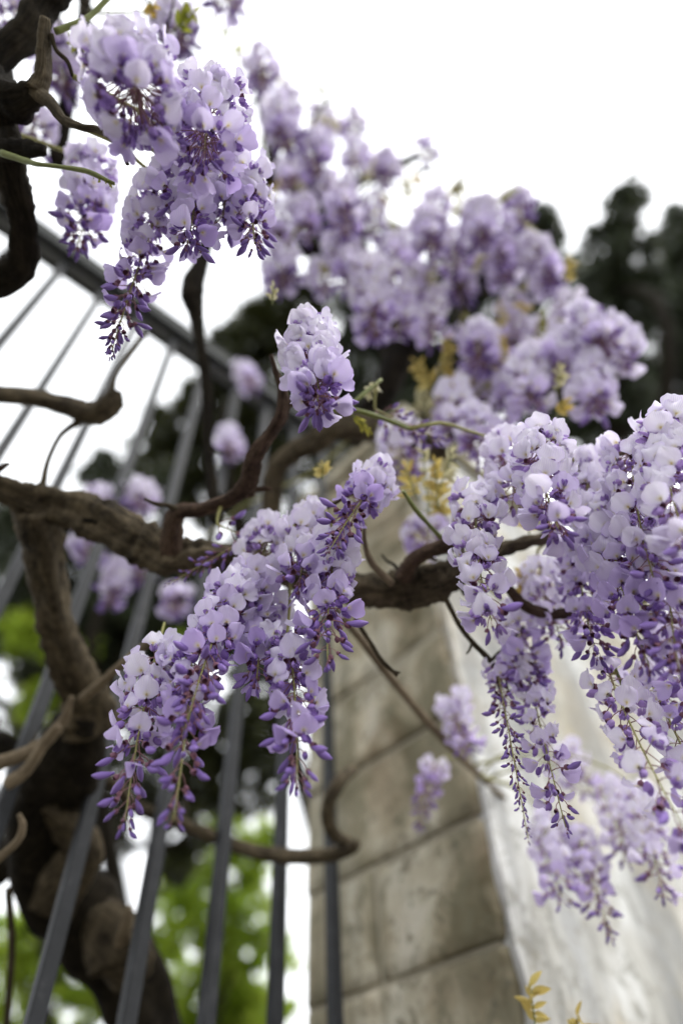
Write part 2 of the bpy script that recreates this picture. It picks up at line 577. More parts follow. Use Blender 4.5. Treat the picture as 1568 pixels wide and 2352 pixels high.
# ------------------------------------------------------------------ trees behind the fence
def crown_mesh(name, blobs, size, dens, m, seed, cover=3.5, aspect=.5):
    """leafy tufts spread through overlapping clumps, so that gaps open between the tufts
    blobs (picture x, y, depth, radius in picture units); dens: leaves per tuft; cover: tufts in a line of sight"""
    rg = np.random.default_rng(seed)
    rc = size * 1.55
    C = []
    for (x, y, d, r) in blobs:
        c = np.array(P(x, y, d)); R = r * d / FPX
        n = max(4, int(cover * (R / rc) ** 2))
        v = rg.normal(size=(n, 3)); v /= np.linalg.norm(v, axis=1)[:, None]
        rad = np.maximum(R - rc * .5, R * .3) * rg.random(n) ** .40
        t = c + v * rad[:, None]
        k = rg.integers(int(dens * .6), int(dens * 1.4), n)
        ctr = np.repeat(t, k, axis=0)
        rcs = np.repeat(rc * rg.uniform(.65, 1.2, n), k)
        w = rg.normal(size=(len(ctr), 3)); w /= np.linalg.norm(w, axis=1)[:, None]
        C.append(ctr + w * (rcs * rg.random(len(ctr)) ** .45)[:, None] * np.array([1, 1, .8]))
    C = np.concatenate(C)
    n = len(C)
    a = rg.normal(size=(n, 3)); a[:, 2] -= .4; a /= np.linalg.norm(a, axis=1)[:, None]
    b = rg.normal(size=(n, 3)); b -= a * (a * b).sum(1)[:, None]; b /= np.linalg.norm(b, axis=1)[:, None]
    L = size * rg.uniform(.7, 1.3, n)[:, None]
    nn = np.cross(a, b)
    p0 = C - a * L * .5; p2 = C + a * L * .5
    p1 = C + b * L * aspect * .5 + nn * L * .08; p3 = C - b * L * aspect * .5 + nn * L * .08
    V = np.stack([p0, p1, p2, p3], 1).reshape(-1, 3)
    me = bpy.data.meshes.new(name)
    me.vertices.add(len(V)); me.vertices.foreach_set('co', V.astype(np.float32).ravel())
    me.loops.add(4 * n); me.loops.foreach_set('vertex_index', np.arange(4 * n, dtype=np.int32))
    me.polygons.add(n)
    me.polygons.foreach_set('loop_start', np.arange(0, 4 * n, 4, dtype=np.int32))
    me.materials.append(m)
    me.update(calc_edges=True)
    me.validate()
    return me

def tree(label, blobs, size, dens, m, seed, trunk_r, gap=1.2, aspect=.5, cat='tree', name='evergreen_tree', foot=None):
    cs = [P(x, y, d) for x, y, d, r in blobs]
    cen = sum(cs, Vector()) / len(cs)
    low = min(cs, key=lambda c: c.z)
    fx = foot if foot else (cen.x, cen.y)
    root = empty(name, (fx[0], fx[1], 0))
    tag(root, label, cat, 'trees in the garden beyond the fence')
    o = link('crown', crown_mesh('crown', blobs, size, dens, m, seed, gap, aspect)); into(o, root)
    top = max(c.z for c in cs)
    h0 = max(1.2, low.z * .6)
    pts = [(fx[0], fx[1], -.05, trunk_r * 1.35), (fx[0] + .05, fx[1], h0 * .5, trunk_r), (fx[0] - .06, fx[1] + .04, h0, trunk_r * .85),
           (cen.x, cen.y, (h0 + top) / 2, trunk_r * .5), (cen.x + .1, cen.y, top, trunk_r * .1)]
    V, F, UV = tube_geo(catmull(pts, 6), 10, .12, seed)
    into(link('trunk', mesh('trunk', V, F, M['bark_dark'], uvs=UV)), root)
    st = Vector((fx[0], fx[1], h0))
    for k, c in enumerate(cs):
        s0 = Vector((cen.x, cen.y, max(h0, min(c.z - .3, top - .5)))) * .85 + st * .15
        mid = (s0 + c) / 2 + Vector((0, 0, -.12))
        V, F, UV = tube_geo(catmull([(*s0, trunk_r * .4), (*mid, trunk_r * .26), (*c, trunk_r * .08)], 5), 6, .1, k)
        into(link('limb', mesh('limb', V, F, M['bark_dark'], uvs=UV)), root)
    return root

tree('tall dark evergreen tree with a narrow pointed top rising above the wall',
     [(1435, 455, 6.5, 55), (1410, 520, 6.5, 72), (1455, 560, 6.5, 60), (1390, 600, 6.5, 80), (1365, 690, 6.5, 85), (1450, 700, 6.5, 85), (1400, 800, 6.5, 110), (1315, 790, 6.5, 100), (1480, 640, 6.5, 55), (1330, 870, 6.5, 110), (1420, 920, 6.5, 120), (1300, 1000, 6.5, 130)],
     .09, 95, M['evergreen'], 3, .13, 2.3, foot=P(1350, 2330, 6.5))
tree('dark evergreen tree cut off by the right side of the photo, beside the pointed one',
     [(1570, 540, 7.5, 75), (1535, 620, 7.5, 80), (1590, 720, 7.5, 100), (1520, 730, 7.5, 90), (1530, 820, 7.5, 90), (1600, 880, 7.5, 120), (1500, 960, 7.5, 110)],
     .10, 95, M['evergreen'], 5, .14, 2.3, foot=P(1450, 2330, 7.5))
tree('broad dark green tree behind the purple clusters at the middle of the vine',
     [(1245, 530, 5.8, 70), (1180, 600, 5.8, 100), (1270, 620, 5.8, 60), (1060, 680, 5.8, 110), (1240, 720, 5.8, 100), (960, 780, 5.8, 130), (1100, 820, 5.8, 130), (1230, 860, 5.8, 120), (940, 960, 5.8, 130), (840, 740, 5.8, 90), (760, 860, 5.8, 100), (820, 1000, 5.8, 130), (700, 480, 5.8, 60), (760, 520, 5.8, 70)],
     .08, 95, M['evergreen'], 8, .13, 2.9, foot=P(1050, 2330, 5.8))
tree('dark olive tree seen between the fence bars under the top rail',
     [(600, 730, 6.2, 85), (690, 700, 6.2, 80), (540, 810, 6.2, 95), (660, 830, 6.2, 110), (500, 940, 6.2, 100), (580, 960, 6.2, 120), (400, 990, 6.2, 90), (370, 1070, 6.2, 100), (470, 1100, 6.2, 140), (690, 1010, 6.2, 110), (600, 1120, 6.2, 110)],
     .085, 95, M['olive'], 11, .12, 2.7, foot=P(800, 2330, 6.2))
tree('dark leafy tree behind the fence at the left side of the photo',
     [(240, 1110, 5.6, 80), (320, 1180, 5.6, 120), (170, 1230, 5.6, 110), (60, 1230, 5.6, 110), (60, 1360, 5.6, 140), (200, 1380, 5.6, 150), (340, 1340, 5.6, 140), (60, 1500, 5.6, 120), (320, 1470, 5.6, 140), (440, 1400, 5.6, 140), (180, 1540, 5.6, 120), (540, 1350, 5.6, 120), (560, 1480, 5.6, 100)],
     .08, 95, M['evergreen'], 14, .12, 2.5, foot=P(330, 2330, 5.6))
tree('sparse dark tree with many gaps of sky low behind the fence bars',
     [(60, 1650, 6.8, 140), (280, 1660, 6.8, 150), (460, 1700, 6.8, 150), (590, 1790, 6.8, 90), (580, 1640, 6.8, 130), (120, 1820, 6.8, 140), (340, 1850, 6.8, 110), (480, 1820, 6.8, 120), (620, 1700, 6.8, 80), (420, 1960, 6.8, 80)],
     .08, 85, M['olive'], 17, .10, 2.0, foot=P(310, 2330, 6.8))
tree('bright spring green tree low behind the fence bars',
     [(430, 2060, 8.0, 120), (560, 2030, 8.0, 120), (600, 2160, 8.0, 90), (480, 2200, 8.0, 150), (570, 2290, 8.0, 130), (420, 2320, 8.0, 150), (540, 2380, 8.0, 140), (600, 1940, 8.0, 70), (520, 1920, 8.0, 80)],
     .10, 42, M['spring'], 21, .06, 2.2, .6, name='leafy_tree', foot=P(370, 2330, 8.0))
tree('bright green bushy tree behind the gnarled trunk at the lower left',
     [(40, 2230, 7.0, 140), (140, 2300, 7.0, 130), (220, 2200, 7.0, 110), (60, 2120, 7.0, 100), (260, 2330, 7.0, 120), (50, 1470, 5.0, 70), (150, 1500, 5.0, 70), (80, 1590, 5.0, 70), (430, 1480, 5.0, 50)],
     .09, 42, M['spring'], 24, .06, 2.2, .6, name='leafy_tree', foot=P(300, 2330, 7.0))

# ------------------------------------------------------------------ the wisteria vine
vine = empty('wisteria_vine', P(300, 2600, .95) * 1.0)
vine.location.z = 0.0
tag(vine, 'old gnarled wisteria vine twisting through and over the iron fence', 'vine')
BR = [0]
NODES = []
def branch(name, pts, m='bark', sides=12, knob=.16, per=7, label=None, twist=.25):
    """pts: picture x, y, depth, radius in picture units"""
    BR[0] += 1
    q = [(*P(x, y, d), r * d / FPX) for x, y, d, r in pts]
    dense = catmull(q, per)
    NODES.extend((Vector(d_[:3]), float(d_[3])) for d_ in dense)
    V, F, UV = tube_geo(dense, sides, knob, BR[0] * 1.37, twist)
    o = into(link(name, mesh(name, V, F, M[m], uvs=UV)), vine)
    if label: o['label'] = label
    return o
# trunk, lower left
branch('trunk', [(355, 2700, 1.02, 72), (340, 2420, 1.02, 70), (300, 2270, 1.02, 70), (215, 2140, 1.0, 72), (135, 2030, .98, 76), (100, 1930, .96, 80), (120, 1810, .93, 82), (178, 1710, .9, 66), (205, 1620, .87, 52)],
       'bark_dark', 26, .26, 12, 'thick black gnarled trunk')
branch('burl', [(215, 2150, .98, 40), (262, 2150, .95, 66), (285, 2180, .95, 60), (300, 2240, .96, 40)], 'bark', 16, .25, 8, 'round brown burl on the trunk')
branch('branch', [(300, 2085, .9, 8), (260, 2200, .93, 15), (225, 2195, .95, 14), (320, 2145, .91, 9)], 'bark_pale', 8, .2, 6, 'short pale stub across the burl')
branch('branch', [(120, 2060, .95, 50), (165, 1990, .93, 50), (190, 1930, .92, 42), (120, 1860, .91, 30), (60, 1830, .9, 20)], 'bark', 14, .25, 8)
branch('branch', [(-40, 2010, .99, 34), (30, 1960, .98, 36), (90, 1890, .96, 44), (150, 1790, .93, 48)], 'bark_dark', 14, .28, 9)
branch('branch', [(-60, 1660, .9, 18), (20, 1720, .9, 22), (90, 1800, .92, 30), (130, 1860, .94, 34)], 'bark_dark', 12, .28, 9)
branch('branch', [(140, 2120, .93, 18), (175, 2040, .92, 22), (205, 1975, .92, 26), (190, 1900, .92, 22), (130, 1850, .92, 18)], 'bark', 12, .25, 8)
# rising arm and the long horizontal arm
branch('branch', [(215, 1660, .88, 58), (195, 1590, .86, 47), (150, 1490, .83, 42), (118, 1370, .80, 40), (100, 1260, .77, 44), (80, 1165, .75, 50)], 'bark', 20, .28, 11)
branch('branch', [(-140, 1060, .72, 34), (0, 1118, .73, 30), (90, 1150, .75, 42), (170, 1168, .75, 42), (250, 1205, .74, 47), (330, 1252, .73, 46), (400, 1283, .72, 42), (480, 1275, .72, 32), (600, 1292, .73, 30), (740, 1338, .73, 34), (850, 1352, .73, 36), (950, 1348, .72, 42), (1020, 1330, .70, 38), (1080, 1290, .69, 26), (1160, 1260, .68, 16), (1260, 1232, .68, 12)],
       'bark', 22, .30, 12, 'long twisting horizontal arm of the vine')
branch('branch', [(395, 1290, .72, 30), (396, 1225, .70, 24), (408, 1180, .69, 20), (470, 1168, .69, 17), (540, 1138, .68, 17), (575, 1095, .67, 22), (585, 1050, .66, 20), (618, 1000, .65, 15), (645, 955, .64, 17), (650, 905, .64, 12), (636, 860, .64, 7), (622, 815, .64, 5)],
       'bark_red', 12, .2, 8, 'reddish brown spur carrying the white topped cluster')
branch('branch', [(645, 940, .64, 10), (680, 915, .64, 7), (700, 850, .63, 4)], 'bark_red', 8, .15, 6)
branch('branch', [(925, 1330, .7, 22), (945, 1290, .69, 18), (985, 1265, .68, 17), (1035, 1245, .66, 18), (1050, 1220, .65, 6)], 'bark_red', 10, .2, 7)
branch('twig', [(900, 1340, .68, 9), (855, 1295, .67, 9), (838, 1250, .66, 6), (836, 1200, .65, 4)], 'bark_pale', 8, .12, 6)
branch('branch', [(1150, 1330, .66, 9), (1200, 1388, .66, 12), (1260, 1410, .66, 13), (1350, 1402, .66, 11), (1420, 1380, .66, 8)], 'bark_red', 10, .18, 7)
# upper left
branch('branch', [(-60, 910, .84, 22), (0, 908, .84, 20), (80, 915, .84, 20), (150, 932, .84, 22), (215, 950, .84, 27), (255, 925, .84, 26), (268, 895, .84, 14)], 'bark', 14, .18, 8, 'short forked arm against the white sky')
branch('twig', [(185, 965, .84, 9), (140, 1000, .83, 6), (112, 1055, .8, 6), (98, 1120, .77, 8)], 'twig', 8, .12, 7)
branch('twig', [(255, 910, .84, 9), (268, 860, .86, 5), (300, 812, .9, 6), (330, 770, .95, 8)], 'twig', 8, .15, 7)
branch('branch', [(490, 500, 1.0, 16), (466, 590, 1.0, 15), (440, 670, .98, 26), (452, 730, .98, 17), (462, 800, .97, 12), (474, 900, .96, 13), (478, 1010, .95, 12), (486, 1100, .93, 14), (500, 1200, .9, 16)], 'bark_dark', 12, .18, 8, 'thin dark upright stem against the white sky')
branch('branch', [(150, -60, .66, 40), (95, 10, .66, 38), (62, 70, .65, 34), (0, 120, .64, 34), (-60, 170, .63, 40)], 'bark_dark', 14, .2, 8)
branch('branch', [(104, 44, .6, 12), (100, 100, .6, 16), (98, 170, .6, 19), (80, 215, .6, 26)], 'bark', 12, .2, 7, 'broken stub pointing up beside the upper left clusters')
branch('branch', [(-60, 160, .63, 44), (0, 215, .62, 42), (45, 235, .61, 38), (95, 205, .6, 22)], 'bark_dark', 14, .25, 8)
branch('branch', [(0, 190, .62, 40), (10, 290, .63, 34), (20, 345, .63, 38), (35, 430, .64, 36), (55, 520, .66, 30), (45, 610, .68, 36), (-30, 640, .69, 44)], 'bark_dark', 16, .25, 8, 'thick dark upright arm at the left edge')
branch('branch', [(0, 345, .62, 26), (60, 345, .61, 20), (102, 345, .6, 10)], 'bark_dark', 12, .3, 7)
branch('branch', [(-20, 60, .75, 20), (0, 160, .72, 26), (-10, 300, .68, 40)], 'bark_dark', 12, .25, 7)
branch('branch', [(85, 215, .6, 18), (115, 235, .59, 14), (148, 276, .58, 11), (190, 292, .57, 8), (224, 297, .57, 8), (258, 318, .56, 6), (280, 345, .56, 5), (294, 378, .56, 4)], 'bark', 10, .15, 7)
branch('twig', [(255, 315, .56, 5), (300, 326, .56, 5), (338, 330, .56, 8)], 'twig', 8, .3, 7)
branch('twig', [(5, 352, .6, 8), (60, 370, .59, 7), (95, 378, .58, 5), (150, 385, .575, 5), (205, 395, .57, 6), (262, 422, .565, 4)], 'green_stem', 8, .12, 7, 'green shoot with closed bracts')
branch('twig', [(128, 72, .6, 8), (180, 52, .61, 7), (215, 30, .62, 6), (255, -10, .63, 6)], 'green_stem', 8, .1, 7)
branch('twig', [(118, 80, .6, 6), (130, 115, .6, 5), (155, 140, .6, 5), (168, 175, .6, 4)], 'twig', 8, .1, 7)
branch('branch', [(196, -40, .95, 14), (192, 50, .95, 13), (180, 140, .95, 15), (150, 260, .95, 18), (130, 380, .95, 20)], 'bark_dark', 10, .15, 7)
# the arms over the wall, out of focus
branch('branch', [(620, 1180, 1.0, 22), (632, 1085, 1.0, 22), (668, 1045, 1.0, 23), (720, 1020, 1.0, 26), (770, 985, 1.0, 32), (850, 985, 1.02, 34), (940, 1005, 1.05, 30), (1040, 1060, 1.05, 24)], 'bark', 14, .2, 8, 'curved brown arm behind the middle cluster')
branch('branch', [(800, 1010, 1.15, 30), (880, 900, 1.2, 32), (930, 810, 1.25, 30), (1000, 710, 1.3, 26), (1060, 600, 1.35, 20), (1150, 520, 1.4, 14)], 'bark_dark', 14, .2, 8)
branch('branch', [(560, 400, 1.35, 24), (650, 410, 1.35, 28), (740, 430, 1.35, 34), (800, 490, 1.35, 26), (830, 600, 1.33, 24), (880, 760, 1.28, 22), (905, 860, 1.22, 20)], 'bark_dark', 14, .25, 8)
branch('branch', [(600, 545, 1.3, 16), (680, 560, 1.3, 22), (750, 585, 1.3, 20), (830, 610, 1.3, 16)], 'bark_dark', 12, .2, 7)
branch('branch', [(880, 990, 1.05, 22), (1000, 960, 1.02, 18), (1130, 930, 1.0, 15), (1280, 900, .98, 12), (1420, 860, .96, 9)], 'bark', 10, .2, 7)
branch('branch', [(1010, 690, 1.3, 16), (1120, 640, 1.3, 13), (1240, 600, 1.3, 10)], 'bark_dark', 10, .2, 7)
branch('branch', [(640, 420, 1.35, 20), (620, 330, 1.4, 16), (600, 230, 1.45, 12), (590, 160, 1.5, 8)], 'bark_dark', 10, .2, 7)
branch('branch', [(780, 440, 1.35, 16), (860, 400, 1.4, 12), (960, 360, 1.45, 8)], 'bark_dark', 10, .2, 7)
# lower tendrils that wind round the bars
branch('branch', [(200, 1770, .93, 16), (272, 1808, .96, 13), (310, 1850, .985, 14), (400, 1885, 1.0, 14), (470, 1912, 1.01, 15), (560, 1950, 1.02, 16), (655, 1968, 1.02, 17), (740, 1966, 1.02, 16), (800, 1952, .99, 14), (820, 1938, .97, 10)], 'bark', 12, .12, 8, 'smooth brown runner sagging between the bars')
branch('branch', [(812, 1768, 1.03, 12), (785, 1790, .985, 15), (758, 1835, .965, 16), (752, 1880, .965, 16), (768, 1918, .98, 14), (800, 1932, 1.03, 10)], 'bark', 12, .12, 8, 'brown loop of the vine round the last bar')
branch('twig', [(-40, 1770, .8, 17), (0, 1752, .8, 17), (60, 1730, .8, 15), (110, 1700, .8, 14), (150, 1648, .8, 11), (165, 1600, .8, 6)], 'bark_pale', 10, .15, 7)
branch('twig', [(-30, 1990, .72, 12), (5, 1965, .72, 10), (42, 1930, .72, 9), (52, 1895, .72, 8), (44, 1870, .72, 5)], 'bark_pale', 10, .12, 7)
branch('twig', [(20, 1800, .78, 16), (60, 1770, .78, 14), (100, 1710, .78, 12), (135, 1665, .78, 10)], 'bark_pale', 10, .12, 7)
branch('twig', [(190, 1605, .8, 12), (240, 1562, .78, 11), (300, 1510, .75, 10), (360, 1460, .72, 8)], 'bark_pale', 10, .12, 7)
branch('twig', [(20, 2040, .85, 8), (28, 2160, .85, 8), (20, 2300, .85, 8), (10, 2420, .85, 8)], 'twig', 8, .1, 7)
# bare twigs on the right
branch('twig', [(1015, 1360, .68, 6), (1050, 1428, .67, 6), (1085, 1475, .665, 6), (1128, 1522, .66, 6), (1140, 1560, .66, 5), (1152, 1600, .66, 4)], 'twig', 8, .2, 8, 'dark bare twig under the horizontal arm')
branch('twig', [(1126, 1518, .66, 4), (1155, 1490, .67, 4), (1180, 1462, .68, 4), (1205, 1440, .68, 3)], 'twig', 8, .2, 6)
branch('twig', [(1084, 1474, .665, 4), (1078, 1492, .66, 3), (1070, 1502, .66, 2)], 'twig', 6, .2, 5)
branch('twig', [(1140, 1545, .66, 4), (1160, 1562, .65, 3), (1166, 1588, .65, 2)], 'twig', 6, .2, 5)
branch('twig', [(815, 1420, .68, 5), (850, 1475, .67, 5), (875, 1515, .66, 5), (912, 1552, .65, 4)], 'twig', 8, .25, 8, 'short dark bare twig against the stone')
branch('twig', [(905, 1542, .655, 3), (918, 1545, .65, 2)], 'twig', 6, .2, 4)
branch('twig', [(770, 1400, .76, 8), (830, 1470, .80, 10), (900, 1560, .84, 10), (960, 1632, .88, 10), (1010, 1690, .92, 9), (1060, 1742, .97, 8), (1110, 1790, 1.03, 7), (1170, 1845, 1.10, 5)], 'bark_pale', 10, .06, 8, 'straight pale runner crossing in front of the stone')
branch('twig', [(690, 938, .64, 5), (740, 945, .65, 5), (800, 940, .66, 6), (870, 958, .67, 6), (940, 985, .68, 5)], 'green_stem', 8, .1, 7)
branch('twig', [(800, 935, .66, 5), (835, 905, .67, 5), (875, 872, .69, 4)], 'green_stem', 8, .1, 6)
branch('twig', [(925, 1128, .62, 4), (955, 1172, .63, 6), (985, 1205, .64, 5), (1012, 1235, .65, 6)], 'green_stem', 8, .12, 7)
branch('twig', [(1395, 1490, .6, 3), (1410, 1530, .6, 4), (1430, 1580, .6, 4)], 'green_stem', 8, .1, 6)
branch('twig', [(1250, 1200, .68, 10), (1320, 1130, .66, 8), (1400, 1060, .65, 7), (1480, 1020, .64, 6), (1570, 960, .63, 6)], 'bark_red', 8, .15, 7)
branch('twig', [(560, 1290, .73, 12), (600, 1240, .68, 7), (690, 1200, .65, 5), (830, 1120, .63, 5)], 'bark_red', 8, .15, 7)

# thin bare twigs among the blossom over the wall and at the top left
trd = random.Random(5)
for k in range(30):
    if k < 20:
        u = trd.random(); x = 600 + 620 * u; y = 320 + 330 * u + trd.uniform(-120, 200); z = trd.uniform(1.05, 1.35); L = trd.uniform(60, 170); an = trd.uniform(-2.6, -.2)
    else:
        x = trd.uniform(60, 380); y = trd.uniform(-20, 140); z = trd.uniform(.75, .95); L = trd.uniform(60, 150); an = trd.uniform(-2.8, 2.8)
    pts_ = []
    for q_ in range(5):
        pts_.append((x, y, z, 4.5 - .8 * q_))
        an += trd.uniform(-.45, .45); x += L / 4 * math.cos(an); y += L / 4 * math.sin(an); z += trd.uniform(-.02, .02)
    branch('twig', pts_, 'twig', 7, .2, 5)
# broken spurs and little side shoots on the old wood
srd = random.Random(12)
thick = [nd for nd in NODES if .006 < nd[1] < .03]
for k in range(46):
    p0, r0 = thick[srd.randrange(len(thick))]
    d = Vector((srd.uniform(-1, 1), srd.uniform(-1, 1), srd.uniform(-.5, 1))).normalized()
    L = srd.uniform(.008, .030) + r0
    sd_ = d.cross(Vector((0, 0, 1))).normalized()
    w = srd.uniform(.0012, .0030)
    q = [(*(p0 + d * r0 * .4), w * 1.8), (*(p0 + d * (r0 + L * .25)), w * 1.2), (*(p0 + d * (r0 + L * .55) + sd_ * L * .12), w), (*(p0 + d * L * 1.1 + sd_ * L * .1), w * .7)]
    V, F, UV = tube_geo(catmull(q, 3), 7, .3, k)
    into(link('spur', mesh('spur', V, F, M[srd.choice(('bark', 'bark_dark', 'bark_red', 'twig'))], uvs=UV)), vine)

# ------------------------------------------------------------------ wisteria flowers
def banner_geo(fa, fb, fc, cup, ruff, seed, nl=8, nw=10, Lb=.0190, Wb=.0218, x0=.0):
    """round upper petal: the centre line leaves the calyx forward, then stands up and reflexes"""
    rnd = random.Random(seed)
    ph = [rnd.uniform(0, 6.28) for _ in range(4)]
    V, F, UV = [], [], []
    cx, cz = x0, 0.0
    asym = rnd.uniform(-.12, .12)
    for i in range(nl + 1):
        t = i / nl
        sm = min(1, t / .38); sm = sm * sm * (3 - 2 * sm)
        phi = math.radians(fa + (fb - fa) * sm + (fc - fb) * t)
        if i:
            cx += math.cos(phi) * Lb / nl; cz += math.sin(phi) * Lb / nl
        w = Wb * .5 * max(0.0, math.sin(math.pi * (.10 + .78 * t))) ** .5 * min(1.0, .22 + t / .30)
        w = max(w, .0014)
        nx, nz = math.sin(phi), -math.cos(phi)
        for j in range(nw + 1):
            v = 2 * j / nw - 1
            y = w * v
            off = cup * (v * v) * w * (.9 + asym * v) - .0016 * math.exp(-(v / .16) ** 2) * (1.1 - t) \
                + ruff * .0013 * (math.sin(3.1 * v + ph[0] + 2 * t) + .8 * math.sin(6.3 * v + ph[1] + 3 * t)) * t * t
            yy = y * (1 - .12 * abs(cup) * v * v)
            drop = -.24 * Lb * v * v * t ** 3
            if t == 1: drop -= .05 * Lb * max(0.0, 1 - abs(v) * 3)
            V.append((cx + nx * off + math.cos(phi) * drop, yy, cz + nz * off + math.sin(phi) * drop))
            UV.append((.5 + .5 * v, t))
    for i in range(nl):
        for j in range(nw):
            a = i * (nw + 1) + j
            F.append((a, a + 1, a + nw + 2, a + nw + 1))
    return V, F, UV

def pod_geo(length, h, w, a0, a1, nl=7, ns=8, x0=.0, z0=.0, peak=.55, tip=.12):
    """plump pod-shaped petal pair or bud that curves upward along its length"""
    V, F, UV = [], [], []
    cx, cz = x0, z0
    for i in range(nl + 1):
        t = i / nl
        an = math.radians(a0 + (a1 - a0) * t)
        if i: cx += math.cos(an) * length / nl; cz += math.sin(an) * length / nl
        e = t / peak if t < peak else (1 - t) / (1 - peak)
        prof = max(tip * (1.0 if t > .5 else 2.2), math.sin(e * math.pi / 2) ** .75)
        for k in range(ns):
            th = 2 * math.pi * k / ns
            s_ = math.sin(th) * h * .5 * prof; y = math.cos(th) * w * .5 * prof * (1 - .18 * (math.sin(th) > .5))
            V.append((cx - math.sin(an) * s_, y, cz + math.cos(an) * s_))
            UV.append((k / ns, t))
    for i in range(nl):
        for k in range(ns):
            k2 = (k + 1) % ns
            F.append((i * ns + k, (i + 1) * ns + k, (i + 1) * ns + k2, i * ns + k2))
    F.append(tuple(range(ns))); F.append(tuple(reversed([nl * ns + k for k in range(ns)])))
    return V, F, UV

def wing_geo(side, spread, nl=5, nw=4, length=.0098, x0=.0):
    """one wing petal, a shell hugging the keel"""
    V, F, UV = [], [], []
    cx, cz = x0, -.0004
    for i in range(nl + 1):
        t = i / nl
        an = math.radians(-48 + 50 * t)
        if i: cx += math.cos(an) * length / nl; cz += math.sin(an) * length / nl
        hh = .0034 * max(.25, math.sin(math.pi * (.12 + .82 * t)) ** .6)
        for j in range(nw + 1):
            v = 2 * j / nw - 1
            out_ = .0027 * (1 - .75 * v * v) * (.35 + .9 * math.sin(math.pi * (.1 + .8 * t))) + spread * t * .004 + .0004
            V.append((cx - math.sin(an) * hh * v, side * out_, cz + math.cos(an) * hh * v + .0004))
            UV.append((.5 + .5 * v, t))
    for i in range(nl):
        for j in range(nw):
            a = i * (nw + 1) + j
            F.append((a, a + 1, a + nw + 2, a + nw + 1) if side > 0 else (a, a + nw + 1, a + nw + 2, a + 1))
    return V, F, UV

def stalk_geo(Lp, sides=5, segs=3, r=.00042, calyx=True, csize=1.0):
    """flower stalk with its little cup; returns geometry and material index per face"""
    pts = [(Lp * k / segs, 0, .0016 * math.sin(math.pi * k / segs), r * (1.25 if k == 0 else 1)) for k in range(segs + 1)]
    V, F, UV = tube_geo(pts, sides)
    mi = [0] * len(F)
    if calyx:
        ring = [(0, .0008), (.0010, .0020), (.0026, .0025), (.0044, .0024)]
        b = len(V); ns = 7
        for (dx, rr) in ring:
            for k in range(ns):
                th = 2 * math.pi * k / ns
                V.append(Vector((Lp - .0006 + dx * csize, math.cos(th) * rr * csize, math.sin(th) * rr * csize)))
                UV.append((0, 0))
        for i in range(len(ring) - 1):
            for k in range(ns):
                k2 = (k + 1) % ns
                F.append((b + i * ns + k, b + (i + 1) * ns + k, b + (i + 1) * ns + k2, b + i * ns + k2)); mi.append(1)
        F.append(tuple(b + k for k in range(ns))); mi.append(1)
    return V, F, UV, mi

def join(parts):
    """[(V,F,UV,material index or list)] -> one geometry"""
    V, F, UV, MI = [], [], [], []
    for v, f, uv, mi in parts:
        b = len(V)
        V += list(v); UV += list(uv)
        F += [tuple(b + k for k in q) for q in f]
        MI += (mi if isinstance(mi, list) else [mi] * len(f))
    return V, F, UV, MI

LP = .0160
X0 = LP + .0026
KINDS_ = [  # fa, fb, fc, cup, ruffle
    (25, 88, 104, .25, 1.0), (30, 95, 122, -.22, 1.0), (20, 80, 92, .42, .7), (25, 100, 128, -.32, 1.2), (20, 62, 70, .75, .6), (25, 84, 108, .05, 1.4), (28, 92, 135, -.15, 1.6), (22, 74, 84, .5, 1.3), (25, 90, 100, -.45, 1.0), (24, 55, 58, .95, .8)]
bannerM, keelM, keelFarM, flowerFarM, bannerFar = [], [], [], [], []
V, F, UV, mi = stalk_geo(LP)
stalkM = mesh('flower', V, F, [M['pedicel'], M['calyx']], uvs=UV, midx=mi)
V, F, UV, mi = stalk_geo(LP * 1.75, segs=4)
stalkLongM = mesh('flower', V, F, [M['pedicel'], M['calyx']], uvs=UV, midx=mi)
for k, (fa, fb, fc, cup, ru) in enumerate(KINDS_):
    V, F, UV = banner_geo(fa, fb, fc, cup, ru, k + 1, x0=X0)
    bannerM.append(mesh('banner_petal', V, F, M['banner'], uvs=UV))
for k, sp in enumerate((.1, .5, .9)):
    kp = pod_geo(.0094, .0044, .0032, -52, 16, 6, 7, X0 - .001, -.0014)
    w1 = wing_geo(1, sp, x0=X0 - .0005); w2 = wing_geo(-1, sp * .8, x0=X0 - .0005)
    V, F, UV, mi = join([(*kp, 0), (*w1, 0), (*w2, 0)])
    keelM.append(mesh('keel_petal', V, F, M['keel'], uvs=UV))
for k, (fa, fb, fc, cup, ru) in enumerate(KINDS_):
    b = banner_geo(fa, fb, fc, cup, ru, k + 9, 5, 6, x0=X0)
    kp = pod_geo(.0100, .0052, .0046, -50, 16, 5, 6, X0 - .001, -.0010)
    st = stalk_geo(LP, 4, 1, .0005, True)
    V, F, UV, mi = join([(*b, 0), (*kp, 1), (st[0], st[1], st[2], [2 + q for q in st[3]])])
    flowerFarM.append(mesh('flower', V, F, [M['banner'], M['keel'], M['pedicel'], M['calyx']], uvs=UV, midx=mi))
budM, budFarM = [], []
